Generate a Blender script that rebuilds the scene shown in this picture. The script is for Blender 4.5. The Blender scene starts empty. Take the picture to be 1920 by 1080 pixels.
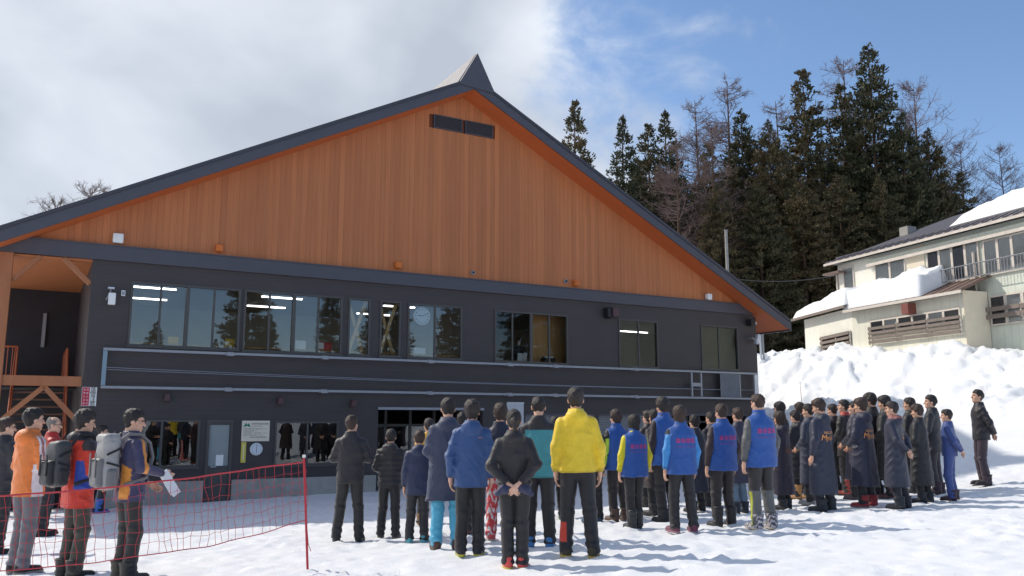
import bpy, math, random
import numpy as np
from mathutils import Vector, Matrix

random.seed(7)
RNG = np.random.default_rng(11)
scene = bpy.context.scene
COL = scene.collection

# ------------------------------------------------------------------ camera
FPX, HZ = 1570.0, 790.0                      # focal length in photo pixels, horizon row
PITCH = math.atan2(HZ - 540.0, FPX)
CAM = np.array([0.0, 0.0, 1.6])
cam = bpy.data.cameras.new('camera')
cam.sensor_width = 36.0
cam.lens = FPX / 1920.0 * 36.0
cam.clip_start = 0.1
cam.clip_end = 3000.0
camo = bpy.data.objects.new('camera', cam)
camo.location = CAM
camo.rotation_euler = (math.pi / 2 + PITCH, 0, 0)
COL.objects.link(camo)
scene.camera = camo

# ------------------------------------------------------------------ light
SUN_EL = math.radians(40.0)
SUN_AZ = math.radians(28.0)                  # sun stands to the left, a little ahead of the camera
SDIR = Vector((-math.cos(SUN_AZ) * math.cos(SUN_EL), math.sin(SUN_AZ) * math.cos(SUN_EL), math.sin(SUN_EL)))
sun = bpy.data.lights.new('sun', 'SUN')
sun.energy = 2.75
sun.angle = math.radians(1.0)
sun.color = (1.0, 0.93, 0.83)
suno = bpy.data.objects.new('sun', sun)
suno.rotation_euler = SDIR.to_track_quat('Z', 'Y').to_euler()
suno.location = (-30, -5, 30)
COL.objects.link(suno)

world = bpy.data.worlds.new('World')
scene.world = world
world.use_nodes = True
wt = world.node_tree
for nd in list(wt.nodes):
    wt.nodes.remove(nd)
def wn(t, **kw):
    nd = wt.nodes.new(t)
    for k, v in kw.items():
        setattr(nd, k, v)
    return nd
def wl(a, b):
    wt.links.new(a, b)
def wmath(op, a, b=None, c=None, clamp=False):
    nd = wn('ShaderNodeMath', operation=op, use_clamp=clamp)
    for i, v in enumerate((a, b, c)):
        if v is None:
            continue
        if isinstance(v, (int, float)):
            nd.inputs[i].default_value = v
        else:
            wl(v, nd.inputs[i])
    return nd.outputs[0]
w_out = wn('ShaderNodeOutputWorld')
w_bg = wn('ShaderNodeBackground')
w_bg.inputs['Strength'].default_value = 0.14
w_sky = wn('ShaderNodeTexSky', sky_type='NISHITA')
w_sky.sun_disc = False
w_sky.sun_elevation = SUN_EL
w_sky.sun_rotation = math.atan2(SDIR.x, SDIR.y)
w_sky.altitude = 600.0
w_sky.air_density = 1.0
w_sky.dust_density = 0.4
w_sky.ozone_density = 3.2
w_tc = wn('ShaderNodeTexCoord')
w_sep = wn('ShaderNodeSeparateXYZ')
wl(w_tc.outputs['Generated'], w_sep.inputs[0])
def wnoise(scale, detail, rough, off, dist=0.0):
    mp = wn('ShaderNodeMapping')
    mp.inputs['Location'].default_value = off
    mp.inputs['Scale'].default_value = (1.0, 1.0, 1.5)
    wl(w_tc.outputs['Generated'], mp.inputs[0])
    t = wn('ShaderNodeTexNoise')
    t.inputs['Scale'].default_value = scale
    t.inputs['Detail'].default_value = detail
    t.inputs['Roughness'].default_value = rough
    t.inputs['Distortion'].default_value = dist
    wl(mp.outputs[0], t.inputs['Vector'])
    return t.outputs['Fac']
# a bank of cloud fills the left of the sky and breaks up into open blue to the right
n_big = wnoise(2.6, 7.0, 0.52, (0.35, 0.1, 0.0), 0.25)
n_fine = wnoise(7.0, 9.0, 0.60, (3.1, 0.4, 1.7), 0.4)
n_tone = wnoise(2.6, 4.0, 0.45, (5.2, 2.2, 0.3), 0.3)
edge = wmath('SUBTRACT', wmath('MULTIPLY', w_sep.outputs['Y'], 0.225), w_sep.outputs['X'])
m = wmath('MULTIPLY', edge, 2.1)
m = wmath('ADD', m, wmath('MULTIPLY', wmath('SUBTRACT', n_big, 0.5), 1.5))
m = wmath('ADD', m, wmath('MULTIPLY', wmath('SUBTRACT', n_fine, 0.5), 0.55))
m = wmath('ADD', m, 0.04)
low = wmath('MULTIPLY', wmath('SUBTRACT', 0.30, w_sep.outputs['Z'], clamp=True), 0.55)
m = wmath('ADD', m, low)
mr = wn('ShaderNodeMapRange', interpolation_type='SMOOTHSTEP')
mr.inputs['From Min'].default_value = 0.0
mr.inputs['From Max'].default_value = 0.34
wl(m, mr.inputs['Value'])
cl_ramp = wn('ShaderNodeValToRGB')
cl_ramp.color_ramp.elements[0].position = 0.45
cl_ramp.color_ramp.elements[0].color = (3.0, 3.3, 3.8, 1)
cl_ramp.color_ramp.elements[1].position = 0.68
cl_ramp.color_ramp.elements[1].color = (5.4, 5.7, 6.1, 1)
wl(wmath('ADD', wmath('MULTIPLY', n_tone, 0.88), wmath('MULTIPLY', n_fine, 0.12)), cl_ramp.inputs[0])
w_mix = wn('ShaderNodeMixRGB')
wl(wmath('MULTIPLY', mr.outputs[0], 0.96), w_mix.inputs['Fac'])
wl(w_sky.outputs[0], w_mix.inputs['Color1'])
wl(cl_ramp.outputs[0], w_mix.inputs['Color2'])
wl(w_mix.outputs[0], w_bg.inputs['Color'])
wl(w_bg.outputs[0], w_out.inputs['Surface'])

scene.view_settings.view_transform = 'Standard'
scene.view_settings.look = 'None'
scene.view_settings.exposure = 0.33
scene.view_settings.gamma = 1.0
scene.view_settings.use_curve_mapping = False
scene.render.engine = 'CYCLES'
scene.cycles.use_denoising = True
scene.cycles.max_bounces = 6
scene.cycles.diffuse_bounces = 3
scene.cycles.glossy_bounces = 3
scene.cycles.transmission_bounces = 4
scene.cycles.transparent_max_bounces = 10
scene.cycles.sample_clamp_indirect = 6.0

# ------------------------------------------------------------------ pixel rays (used to measure the place)
_F = np.array([0, math.cos(PITCH), math.sin(PITCH)])
_U = np.array([0, -math.sin(PITCH), math.cos(PITCH)])
_R = np.array([1.0, 0, 0])
def ray(x, y):
    return (x - 960.0) * _R + FPX * _F - (y - 540.0) * _U
def at_depth(x, y, Y):
    d = ray(x, y)
    return CAM + d * (Y / d[1])

# ------------------------------------------------------------------ materials
def lin(c):
    out = []
    for v in c[:3]:
        v = v / 255.0
        out.append(v / 12.92 if v <= 0.04045 else ((v + 0.055) / 1.055) ** 2.4)
    return tuple(out)
class NT:
    def __init__(s, name):
        s.m = bpy.data.materials.new(name)
        s.m.use_nodes = True
        s.t = s.m.node_tree
        s.b = s.t.nodes['Principled BSDF']
        s.o = s.t.nodes['Material Output']
    def n(s, t, **kw):
        nd = s.t.nodes.new(t)
        for k, v in kw.items():
            setattr(nd, k, v)
        return nd
    def l(s, a, b):
        s.t.links.new(a, b)
    def set(s, **kw):
        for k, v in kw.items():
            s.b.inputs[k.replace('_', ' ')].default_value = v
    def coord(s, kind='Object', scale=(1, 1, 1)):
        tc = s.n('ShaderNodeTexCoord')
        mp = s.n('ShaderNodeMapping')
        mp.inputs['Scale'].default_value = scale
        s.l(tc.outputs[kind], mp.inputs[0])
        return mp.outputs[0]
    def noise(s, vec, scale, detail=4, rough=0.55, dist=0.0):
        t = s.n('ShaderNodeTexNoise')
        t.inputs['Scale'].default_value = scale
        t.inputs['Detail'].default_value = detail
        t.inputs['Roughness'].default_value = rough
        t.inputs['Distortion'].default_value = dist
        s.l(vec, t.inputs['Vector'])
        return t.outputs['Fac']
    def ramp(s, fac, stops):
        r = s.n('ShaderNodeValToRGB')
        el = r.color_ramp.elements
        while len(el) < len(stops):
            el.new(0.5)
        for e, (p, c) in zip(el, stops):
            e.position = p
            e.color = (c[0], c[1], c[2], 1)
        s.l(fac, r.inputs[0])
        return r.outputs[0]
    def mix(s, fac, a, b, blend='MIX'):
        m = s.n('ShaderNodeMixRGB', blend_type=blend)
        for i, v in ((0, fac), (1, a), (2, b)):
            if isinstance(v, (int, float)):
                m.inputs[i].default_value = v if i == 0 else (v, v, v, 1)
            elif isinstance(v, tuple):
                m.inputs[i].default_value = (v[0], v[1], v[2], 1)
            else:
                s.l(v, m.inputs[i])
        return m.outputs[0]
    def math(s, op, a, b=0.0):
        m = s.n('ShaderNodeMath', operation=op)
        for i, v in enumerate((a, b)):
            if isinstance(v, (int, float)):
                m.inputs[i].default_value = v
            else:
                s.l(v, m.inputs[i])
        return m.outputs[0]
    def bump(s, h, strength=0.3, dist=0.02):
        b = s.n('ShaderNodeBump')
        b.inputs['Strength'].default_value = strength
        b.inputs['Distance'].default_value = dist
        s.l(h, b.inputs['Height'])
        s.l(b.outputs[0], s.b.inputs['Normal'])
_mc = {}
def mat(name, rgb, rough=0.6, var=0.12, scale=3.0, metal=0.0, bump=0.0, bscale=30.0, spec=0.4, srgb=True):
    if name in _mc:
        return _mc[name]
    k = NT(name)
    c = lin(rgb) if srgb else rgb
    v = k.coord()
    n1 = k.noise(v, scale, 5, 0.6)
    lo = tuple(x * (1 - var) for x in c)
    hi = tuple(min(1, x * (1 + var)) for x in c)
    k.l(k.ramp(n1, [(0.3, lo), (0.7, hi)]), k.b.inputs['Base Color'])
    k.set(Roughness=rough, Metallic=metal)
    k.b.inputs['Specular IOR Level'].default_value = spec
    if bump:
        k.bump(k.noise(v, bscale, 4, 0.6), bump, 0.01)
    _mc[name] = k.m
    return k.m

# ------------------------------------------------------------------ mesh helpers
class MB:
    def __init__(s):
        s.v = []
        s.f = []
    def add(s, vs, fs):
        b = len(s.v)
        s.v += [tuple(p) for p in vs]
        s.f += [tuple(i + b for i in q) for q in fs]
        return s
    def box(s, x0, x1, y0, y1, z0, z1):
        vs = [(x, y, z) for x in (x0, x1) for y in (y0, y1) for z in (z0, z1)]
        return s.add(vs, [(0, 1, 3, 2), (4, 6, 7, 5), (0, 4, 5, 1), (2, 3, 7, 6), (0, 2, 6, 4), (1, 5, 7, 3)])
    def bar(s, a, b, w, h, up=(0, 0, 1)):
        a, b, up = Vector(a), Vector(b), Vector(up)
        d = (b - a).normalized()
        sx = d.cross(up)
        if sx.length < 1e-4:
            sx = d.cross(Vector((0, 1, 0)))
        sx.normalize()
        sz = sx.cross(d).normalized()
        sx *= w / 2
        sz *= h / 2
        vs = [p + i * sx + j * sz for p in (a, b) for (i, j) in ((-1, -1), (1, -1), (1, 1), (-1, 1))]
        return s.add(vs, [(0, 1, 2, 3), (7, 6, 5, 4), (0, 4, 5, 1), (1, 5, 6, 2), (2, 6, 7, 3), (3, 7, 4, 0)])
    def tube(s, pts, r, n=6, r2=None, cap=True):
        pts = [Vector(p) for p in pts]
        k = len(pts)
        rs = [r + ((r2 if r2 is not None else r) - r) * i / max(1, k - 1) for i in range(k)]
        base = len(s.v)
        prev = None
        for i, p in enumerate(pts):
            d = (pts[min(i + 1, k - 1)] - pts[max(i - 1, 0)]).normalized()
            if prev is None:
                prev = d.orthogonal().normalized()
            sx = (prev - d * prev.dot(d))
            sx = sx.normalized() if sx.length > 1e-5 else d.orthogonal().normalized()
            prev = sx
            sy = d.cross(sx)
            for j in range(n):
                a = 2 * math.pi * j / n
                s.v.append(tuple(p + rs[i] * (math.cos(a) * sx + math.sin(a) * sy)))
        for i in range(k - 1):
            for j in range(n):
                a0 = base + i * n + j
                a1 = base + i * n + (j + 1) % n
                s.f.append((a0, a1, a1 + n, a0 + n))
        if cap:
            s.f.append(tuple(base + j for j in range(n))[::-1])
            s.f.append(tuple(base + (k - 1) * n + j for j in range(n)))
        return s
    def prism(s, poly, y0, y1):
        """poly: list of (x, z); extruded along y"""
        n = len(poly)
        vs = [(x, y0, z) for x, z in poly] + [(x, y1, z) for x, z in poly]
        fs = [tuple(range(n)), tuple(range(2 * n - 1, n - 1, -1))]
        fs += [(i, i + n, (i + 1) % n + n, (i + 1) % n) for i in range(n)]
        return s.add(vs, fs)
    def disc(s, cx, cz, r, y0, y1, n=28):
        return s.prism([(cx + r * math.cos(2 * math.pi * i / n), cz + r * math.sin(2 * math.pi * i / n)) for i in range(n)], y0, y1)
    def mesh(s, name):
        me = bpy.data.meshes.new(name)
        me.from_pydata(s.v, [], s.f)
        me.update()
        return me
    def build(s, name, m, parent=None, smooth=False, bevel=0.0):
        return obj(name, s.mesh(name), m, parent, smooth, bevel)
def obj(name, me, m, parent=None, smooth=False, bevel=0.0):
    o = bpy.data.objects.new(name, me)
    COL.objects.link(o)
    if m is not None:
        if len(me.materials) == 0:
            me.materials.append(m)
        elif me.materials[0] is not m:
            o.material_slots[0].link = 'OBJECT'
            o.material_slots[0].material = m
    if parent is not None:
        o.parent = parent
    if smooth:
        me.polygons.foreach_set('use_smooth', [True] * len(me.polygons))
    if bevel:
        b = o.modifiers.new('bevel', 'BEVEL')
        b.width = bevel
        b.segments = 2
        b.limit_method = 'ANGLE'
    return o
def empty(name, loc=(0, 0, 0), rz=0.0, parent=None):
    o = bpy.data.objects.new(name, None)
    o.location = loc
    o.rotation_euler = (0, 0, rz)
    o.empty_display_size = 0.2
    COL.objects.link(o)
    if parent is not None:
        o.parent = parent
    return o
def tag(o, label=None, cat=None, group=None, kind=None):
    if label:
        o['label'] = label
    if cat:
        o['category'] = cat
    if group:
        o['group'] = group
    if kind:
        o['kind'] = kind
    return o
_font_cache = {}
def text2d(txt, width, spacing=1.0, shear=0.0):
    """triangulated outline of a text: (n,2) vertices centred on 0 and faces, scaled to the given width"""
    key = (txt, shear)
    if key not in _font_cache:
        cu = bpy.data.curves.new('lettering', 'FONT')
        cu.body = txt
        cu.align_x = 'CENTER'
        cu.shear = shear
        cu.resolution_u = 3
        o = bpy.data.objects.new('lettering_tmp', cu)
        COL.objects.link(o)
        dg = bpy.context.evaluated_depsgraph_get()
        me = bpy.data.meshes.new_from_object(o.evaluated_get(dg))
        co = np.array([v.co[:2] for v in me.vertices]).reshape(-1, 2)
        fs = [tuple(p.vertices) for p in me.polygons]
        bpy.data.objects.remove(o)
        bpy.data.meshes.remove(me)
        _font_cache[key] = (co, fs)
    co, fs = _font_cache[key]
    if len(co) == 0:
        return co, fs
    lo, hi = co.min(0), co.max(0)
    c = (co - (lo + hi) / 2) * (width / (hi[0] - lo[0]))
    return c, fs
def vnoise2(x, y, seed=0):
    xi = np.floor(x).astype(np.int64)
    yi = np.floor(y).astype(np.int64)
    fx = x - xi
    fy = y - yi
    fx = fx * fx * (3 - 2 * fx)
    fy = fy * fy * (3 - 2 * fy)
    def h(a, b):
        n = (a * 374761393 + b * 668265263 + seed * 1442695041) & 0x7fffffff
        n = ((n ^ (n >> 13)) * 1274126177) & 0x7fffffff
        return ((n ^ (n >> 16)) & 0xffff) / 65535.0
    return (h(xi, yi) * (1 - fx) + h(xi + 1, yi) * fx) * (1 - fy) + (h(xi, yi + 1) * (1 - fx) + h(xi + 1, yi + 1) * fx) * fy
def fbm(x, y, seed=0, octs=4, g=0.5):
    a, s, t = 1.0, 0.0, 0.0
    for i in range(octs):
        s = s + a * (vnoise2(x * 2 ** i, y * 2 ** i, seed + i * 17) - 0.5)
        t += a
        a *= g
    return s / t
# ------------------------------------------------------------------ measured frames of the two buildings
FA = math.atan2(math.hypot(FPX, HZ - 540), 2790.0)      # the lodge front runs away to the right by this angle
fu = np.array([math.cos(FA), math.sin(FA), 0])
fn = np.array([math.sin(FA), -math.cos(FA), 0])         # out of the wall
_d = ray(150, HZ)
FO = CAM + _d * (20.0 / _d[1])
FO[2] = 0.0
def FS(px, py, off=0.0):
    d = ray(px, py)
    t = np.dot(FO + fn * off - CAM, fn) / np.dot(d, fn)
    p = CAM + d * t
    return float(np.dot(p - FO, fu)), float(p[2])
HB = math.atan2(-1590.0, 560.0)                         # the house front comes towards the camera to the right
hu = np.array([math.cos(HB), math.sin(HB), 0])
hm = np.array([math.sin(HB), -math.cos(HB), 0])         # out of the house wall (to the left)
_d = ray(1575, HZ)
HO = CAM + _d * (38.0 / _d[1])
HO[2] = 0.0
def HS(px, py, off=0.0):
    d = ray(px, py)
    t = np.dot(HO + hm * off - CAM, hm) / np.dot(d, hm)
    p = CAM + d * t
    return float(np.dot(p - HO, hu)), float(p[2])

# ------------------------------------------------------------------ snow ground
def ground_base(X, Y):
    X = np.asarray(X, float)
    Y = np.asarray(Y, float)
    pl = 0.18 + 0.042 * (np.clip(X, -16, 12) - 0.7) - 0.03 * (np.clip(Y, 0, 30) - 8.8)
    w = (X - HO[0]) * hm[0] + (Y - HO[1]) * hm[1]
    pr = np.interp(w, [-200, -40, -4, 0, 1.6, 2.6, 3.6, 4.6, 5.8, 7.4, 9.5, 12, 14.5, 18], [9, 7.5, 5.1, 4.85, 4.75, 4.2, 3.25, 2.4, 1.85, 1.4, 0.95, 0.5, 0.1, -1.5])
    xh = (X - HO[0]) * hu[0] + (Y - HO[1]) * hu[1]
    pr = pr - 0.10 * np.clip(xh - 1.0, 0, 12) * np.clip((pr - 1.5) / 2.5, 0, 1)
    fd = (X - FO[0]) * fn[0] + (Y - FO[1]) * fn[1]
    fs_ = (X - FO[0]) * fu[0] + (Y - FO[1]) * fu[1]
    pl = pl + 0.17 * np.exp(-(fd / 3.0) ** 2) * np.clip((14 - fs_) / 8, 0, 1)
    k = 0.35
    h = np.clip(0.5 + 0.5 * (pr - pl) / k, 0, 1)
    return pl * (1 - h) + pr * h + k * h * (1 - h) * 0.6, w
def worley(X, Y, seed):
    """distance to the nearest cell point and a random value of that cell"""
    xi, yi = np.floor(X), np.floor(Y)
    best = np.full(X.shape, 9.0)
    val = np.zeros(X.shape)
    for a in (-1, 0, 1):
        for b in (-1, 0, 1):
            cx, cy = xi + a, yi + b
            h1 = np.modf(np.abs(np.sin(cx * 127.1 + cy * 311.7 + seed) * 43758.5453))[0]
            h2 = np.modf(np.abs(np.sin(cx * 269.5 + cy * 183.3 + seed) * 24634.6345))[0]
            d = np.hypot(X - cx - h1, Y - cy - h2)
            nr = d < best
            best = np.where(nr, d, best)
            val = np.where(nr, h1 * 0.5 + h2 * 0.5, val)
    return best, val
def ground_np(X, Y):
    z, w = ground_base(X, Y)
    bank = np.clip((6.3 - w) / 1.4, 0, 1) * np.clip((w + 1.0) / 2.5, 0, 1)
    soft = 1 - np.clip((9.0 - w) / 2.0, 0, 1)
    # ploughed lumps of many sizes thrown up on the bank
    for sc_, am_, sd_ in ((0.75, 0.34, 1.0), (1.7, 0.20, 5.0), (3.4, 0.10, 9.0)):
        f1, vl = worley(X * sc_ + 0.4 * fbm(X, Y, 77, 2), Y * sc_, sd_)
        z = z + bank * am_ * (vl - 0.5 + 0.55 * np.clip(0.55 - f1, 0, 1))
    z = z + bank * (0.75 * fbm(X * 0.55, Y * 0.55, 3, 4, 0.55) + 0.25 * np.abs(fbm(X * 1.7, Y * 1.7, 9, 3, 0.6)) + 0.26 * fbm(X * 4.2, Y * 4.2, 21, 2))
    z = z + soft * (0.07 * fbm(X * 0.35, Y * 0.35, 5, 3) + 0.034 * fbm(X * 2.2, Y * 2.2, 8, 3, 0.6)) + (1 - soft) * (1 - bank) * 0.12 * fbm(X * 1.2, Y * 1.2, 14, 3)
    return z
gx = np.concatenate([[-1500, -700, -300, -150, -80, -50, -34, -25, -20], np.arange(-17, 26, 0.095), [27, 30, 34, 40, 50, 70, 110, 200, 400, 800, 1500]])
gy = np.concatenate([[-1500, -600, -250, -120, -70, -40, -20, -10, -5, -1, 1.5, 3], np.arange(4.5, 26, 0.085), np.arange(26, 46, 0.14), [47, 49, 52, 56, 62, 72, 90, 130, 200, 400, 800, 1500]])
GX, GY = np.meshgrid(gx, gy, indexing='ij')
GZ = ground_np(GX, GY)
# trampled snow: many shallow foot marks on the flat where people walk
fm = RNG.uniform([-12, 5.5], [11, 21], size=(2600, 2))
cl = RNG.normal([0.5, 12.0], [4.5, 2.6], size=(1500, 2))
fm = np.concatenate([fm, cl])
for (qx, qy) in fm:
    ang = RNG.uniform(0, math.pi)
    lx, ly = RNG.uniform(0.10, 0.17), RNG.uniform(0.05, 0.08)
    dep = RNG.uniform(0.012, 0.034)
    i0, i1 = np.searchsorted(gx, [qx - 0.4, qx + 0.4])
    j0, j1 = np.searchsorted(gy, [qy - 0.4, qy + 0.4])
    if i1 - i0 > 40 or j1 - j0 > 40:
        continue
    sx = GX[i0:i1, j0:j1] - qx
    sy = GY[i0:i1, j0:j1] - qy
    a = (sx * math.cos(ang) + sy * math.sin(ang)) / lx
    b = (-sx * math.sin(ang) + sy * math.cos(ang)) / ly
    r2 = a * a + b * b
    GZ[i0:i1, j0:j1] += dep * (-np.exp(-r2) + 0.55 * np.exp(-(np.sqrt(r2) - 1.7) ** 2 * 3))
def gz(x, y):
    i = min(max(np.searchsorted(gx, x) - 1, 0), len(gx) - 2)
    j = min(max(np.searchsorted(gy, y) - 1, 0), len(gy) - 2)
    a = (x - gx[i]) / (gx[i + 1] - gx[i])
    b = (y - gy[j]) / (gy[j + 1] - gy[j])
    return float((GZ[i, j] * (1 - a) + GZ[i + 1, j] * a) * (1 - b) + (GZ[i, j + 1] * (1 - a) + GZ[i + 1, j + 1] * a) * b)
def on_ground(px, py):
    d = ray(px, py)
    t = 4.0 / d[1]
    while t * d[1] < 60:
        p = CAM + d * t
        if p[2] <= gz(p[0], p[1]):
            break
        t += 0.02 / d[1]
    return p
k = NT('snow')
v = k.coord('Object')
n1 = k.noise(v, 0.6, 4, 0.6)
k.l(k.ramp(n1, [(0.3, (0.86, 0.875, 0.895)), (0.7, (0.93, 0.935, 0.94))]), k.b.inputs['Base Color'])
k.set(Roughness=0.55)
k.b.inputs['Specular IOR Level'].default_value = 0.25
hb = k.mix(0.45, k.noise(v, 9, 5, 0.62), k.noise(v, 34, 4, 0.65))
k.bump(hb, 0.42, 0.03)
M_SNOW = k.m
nx, ny = len(gx), len(gy)
vs = np.stack([GX, GY, GZ], -1).reshape(-1, 3)
ii, jj = np.meshgrid(np.arange(nx - 1), np.arange(ny - 1), indexing='ij')
a0 = (ii * ny + jj).ravel()
fs = np.stack([a0, a0 + ny, a0 + ny + 1, a0 + 1], -1)
me = bpy.data.meshes.new('snow_ground')
me.from_pydata(vs.tolist(), [], fs.tolist())
me.update()
tag(obj('snow_ground', me, M_SNOW, smooth=True), kind='structure')

# ------------------------------------------------------------------ materials of the lodge
k = NT('dark_siding')
v = k.coord('Object')
sp = k.n('ShaderNodeSeparateXYZ')
k.l(v, sp.inputs[0])
grv = k.math('PINGPONG', sp.outputs['Z'], 0.055)
grv = k.math('LESS_THAN', grv, 0.006)
base = k.ramp(k.noise(k.coord('Object', (0.6, 1, 2.5)), 1.6, 5, 0.6), [(0.3, lin((63, 56, 57))), (0.7, lin((70, 63, 63)))])
k.l(k.mix(k.math('MULTIPLY', grv, 0.35), base, lin((46, 45, 50))), k.b.inputs['Base Color'])
k.set(Roughness=0.62)
k.bump(k.math('SUBTRACT', 1.0, grv), 0.35, 0.006)
M_SIDING = k.m
M_TRIM = mat('grey_trim_metal', (78, 76, 84), 0.45, 0.05)
M_ROOF = mat('dark_roof_metal', (66, 64, 72), 0.5, 0.06)
k = NT('ridge_shingle')
v = k.coord('Object')
br = k.n('ShaderNodeTexBrick')
br.inputs['Scale'].default_value = 3.0
br.inputs['Color1'].default_value = (*lin((150, 146, 150)), 1)
br.inputs['Color2'].default_value = (*lin((128, 124, 130)), 1)
br.inputs['Mortar'].default_value = (*lin((70, 68, 74)), 1)
br.inputs['Mortar Size'].default_value = 0.03
mp = k.n('ShaderNodeMapping')
mp.inputs['Rotation'].default_value = (0, math.radians(90), math.radians(90))
tc = k.n('ShaderNodeTexCoord')
k.l(tc.outputs['Object'], mp.inputs[0])
k.l(mp.outputs[0], br.inputs['Vector'])
k.l(br.outputs[0], k.b.inputs['Base Color'])
k.set(Roughness=0.6)
M_SHINGLE = k.m
def wood(name, c_lo, c_hi, stretch=(9, 9, 0.35), rough=0.55, objvar=0.28):
    k = NT(name)
    v = k.coord('Object', stretch)
    n1 = k.noise(v, 1.3, 6, 0.62, 0.3)
    c = k.ramp(n1, [(0.28, lin(c_lo)), (0.72, lin(c_hi))])
    oi = k.n('ShaderNodeObjectInfo')
    tone = k.ramp(oi.outputs['Random'], [(0.0, (1 - objvar,) * 3), (1.0, (1.0 + objvar * 0.35,) * 3)])
    c = k.mix(1.0, c, tone, 'MULTIPLY')
    k.l(c, k.b.inputs['Base Color'])
    k.set(Roughness=rough)
    k.b.inputs['Specular IOR Level'].default_value = 0.3
    k.bump(n1, 0.25, 0.004)
    return k.m
M_BOARD = wood('stained_cedar_board', (180, 110, 69), (195, 123, 79), objvar=0.14)
M_SOFFIT = wood('orange_soffit_board', (194, 102, 56), (204, 110, 62), (0.5, 6, 0.5), objvar=0.0)
M_TIMBER = wood('orange_timber', (164, 104, 70), (180, 118, 82), (4, 4, 1.0), objvar=0.1)
M_INWOOD = wood('interior_wood', (180, 136, 84), (200, 154, 98), (4, 4, 0.5), objvar=0.1)
M_PALEW = wood('skylit_brace_timber', (224, 186, 128), (236, 200, 146), (4, 4, 0.5), objvar=0.1)  # interior wood lightened, sky light on the braces put into its colour
M_CONC = mat('concrete', (158, 154, 148), 0.85, 0.12, 4, bump=0.3, bscale=40)
M_FRAME = mat('dark_bronze_frame', (78, 75, 73), 0.45, 0.05)
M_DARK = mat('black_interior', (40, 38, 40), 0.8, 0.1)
M_INWALL = mat('interior_wall', (158, 152, 142), 0.8, 0.06)
M_ALU = mat('galvanised_steel', (196, 200, 206), 0.42, 0.08, 6, metal=0.35)
M_ALUD = mat('weathered_steel', (150, 152, 158), 0.5, 0.08, 6, metal=0.3)
M_WHITE = mat('white_plastic', (232, 232, 230), 0.45, 0.03)
M_BLACK = mat('black_plastic', (34, 34, 38), 0.5, 0.1)
M_ORANGE = mat('orange_painted_box', (206, 112, 48), 0.5, 0.05)
M_RED = mat('red_paint', (196, 44, 40), 0.5, 0.08)
M_BROWN = mat('dark_red_brown_plastic', (84, 58, 62), 0.5, 0.08)
def glass(name, tint, ior):
    k = NT(name)
    k.t.nodes.remove(k.b)
    tr = k.n('ShaderNodeBsdfTransparent')
    tr.inputs[0].default_value = (*tint, 1)
    gl = k.n('ShaderNodeBsdfGlossy')
    gl.inputs['Roughness'].default_value = 0.0
    gl.inputs['Color'].default_value = (0.9, 0.95, 1.0, 1)
    fr = k.n('ShaderNodeFresnel')
    fr.inputs['IOR'].default_value = ior
    # slight waviness of the panes
    bp = k.n('ShaderNodeBump')
    bp.inputs['Strength'].default_value = 0.03
    bp.inputs['Distance'].default_value = 0.02
    k.l(k.noise(k.coord('Object'), 1.2, 2), bp.inputs['Height'])
    k.l(bp.outputs[0], gl.inputs['Normal'])
    mx = k.n('ShaderNodeMixShader')
    k.l(fr.outputs[0], mx.inputs[0])
    k.l(tr.outputs[0], mx.inputs[1])
    k.l(gl.outputs[0], mx.inputs[2])
    k.l(mx.outputs[0], k.o.inputs['Surface'])
    return k.m
M_GLASS = glass('window_glass', (0.86, 0.88, 0.88), 1.95)
M_GLASS2 = glass('dim_window_glass', (0.85, 0.85, 0.82), 1.5)
M_FROST = mat('frosted_door_glass', (142, 150, 152), 0.25, 0.06)
def emis(name, rgb, st):
    k = NT(name)
    k.b.inputs['Emission Color'].default_value = (*rgb, 1)
    k.b.inputs['Emission Strength'].default_value = st
    k.b.inputs['Base Color'].default_value = (0.8, 0.8, 0.8, 1)
    return k.m
M_LAMP = emis('lit_fluorescent_tube', (1.0, 0.97, 0.92), 4.0)

# ------------------------------------------------------------------ the lodge
lodge = empty('ski_lodge', tuple(FO), FA)
tag(lodge, 'large dark ski lodge with orange cedar gable above a snow field', 'building')
RP = 0.508                                             # roof pitch
AX, AZ = 9.96, 11.61                                   # wall apex
def roofz(s):
    return AZ - RP * abs(s - AX)
WL, WR, Z0 = 0.0, 22.16, -1.4
def rect(x0, y0, x1, y1):
    """pixel box (left top, right bottom) on the wall -> s0, s1, z0, z1"""
    s0, za = FS(x0, y0)
    s1, zb = FS(x1, y1)
    return [s0, s1, zb, za]
WIN = {  # name: outer pixel box: left x, top y at left, right x, bottom y at right; mullion pixels
    'w1': ((247, 527, 447, 657), (299.5, 350.5, 400.5), 'light'),
    'w2': ((459, 543, 640, 666), (504.5, 550.5, 596.5), 'light'),
    'x1': ((654, 558, 692.5, 668), (), 'light'),
    'x2': ((713, 563, 750, 670), (), 'light'),
    'w3': ((765, 568, 866, 675), (815.5,), 'light'),
    'w4': ((927, 581, 1065, 684), (961, 996, 1030), 'dim'),
    'w5': ((1159, 597.5, 1235, 691), (1198,), 'dim'),
    'w6': ((1313, 608.5, 1386, 695), (1348.5,), 'dim'),
    'g1': ((265, 787, 371, 876), (302,), 'light'),
    'g2': ((516, 790, 633, 871), (576,), 'light'),
}
def wrect(b):
    x0, y0, x1, y1 = b
    s0, za = FS(x0, y0)
    s1, zb = FS(x1, y1)
    return s0, s1, zb, za
holes = {}
up_top = np.mean([wrect(WIN[k][0])[3] for k in ('w1', 'w2', 'w3', 'w4', 'w5', 'w6')])
for k_, (b, mu, _) in WIN.items():
    s0, s1, z0, z1 = wrect(b)
    holes[k_] = (s0, s1, z0, z1)
ds0, ds1 = FS(384.5, 860)[0], FS(434, 860)[0]
dz1 = FS(400, 787)[1]
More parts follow.
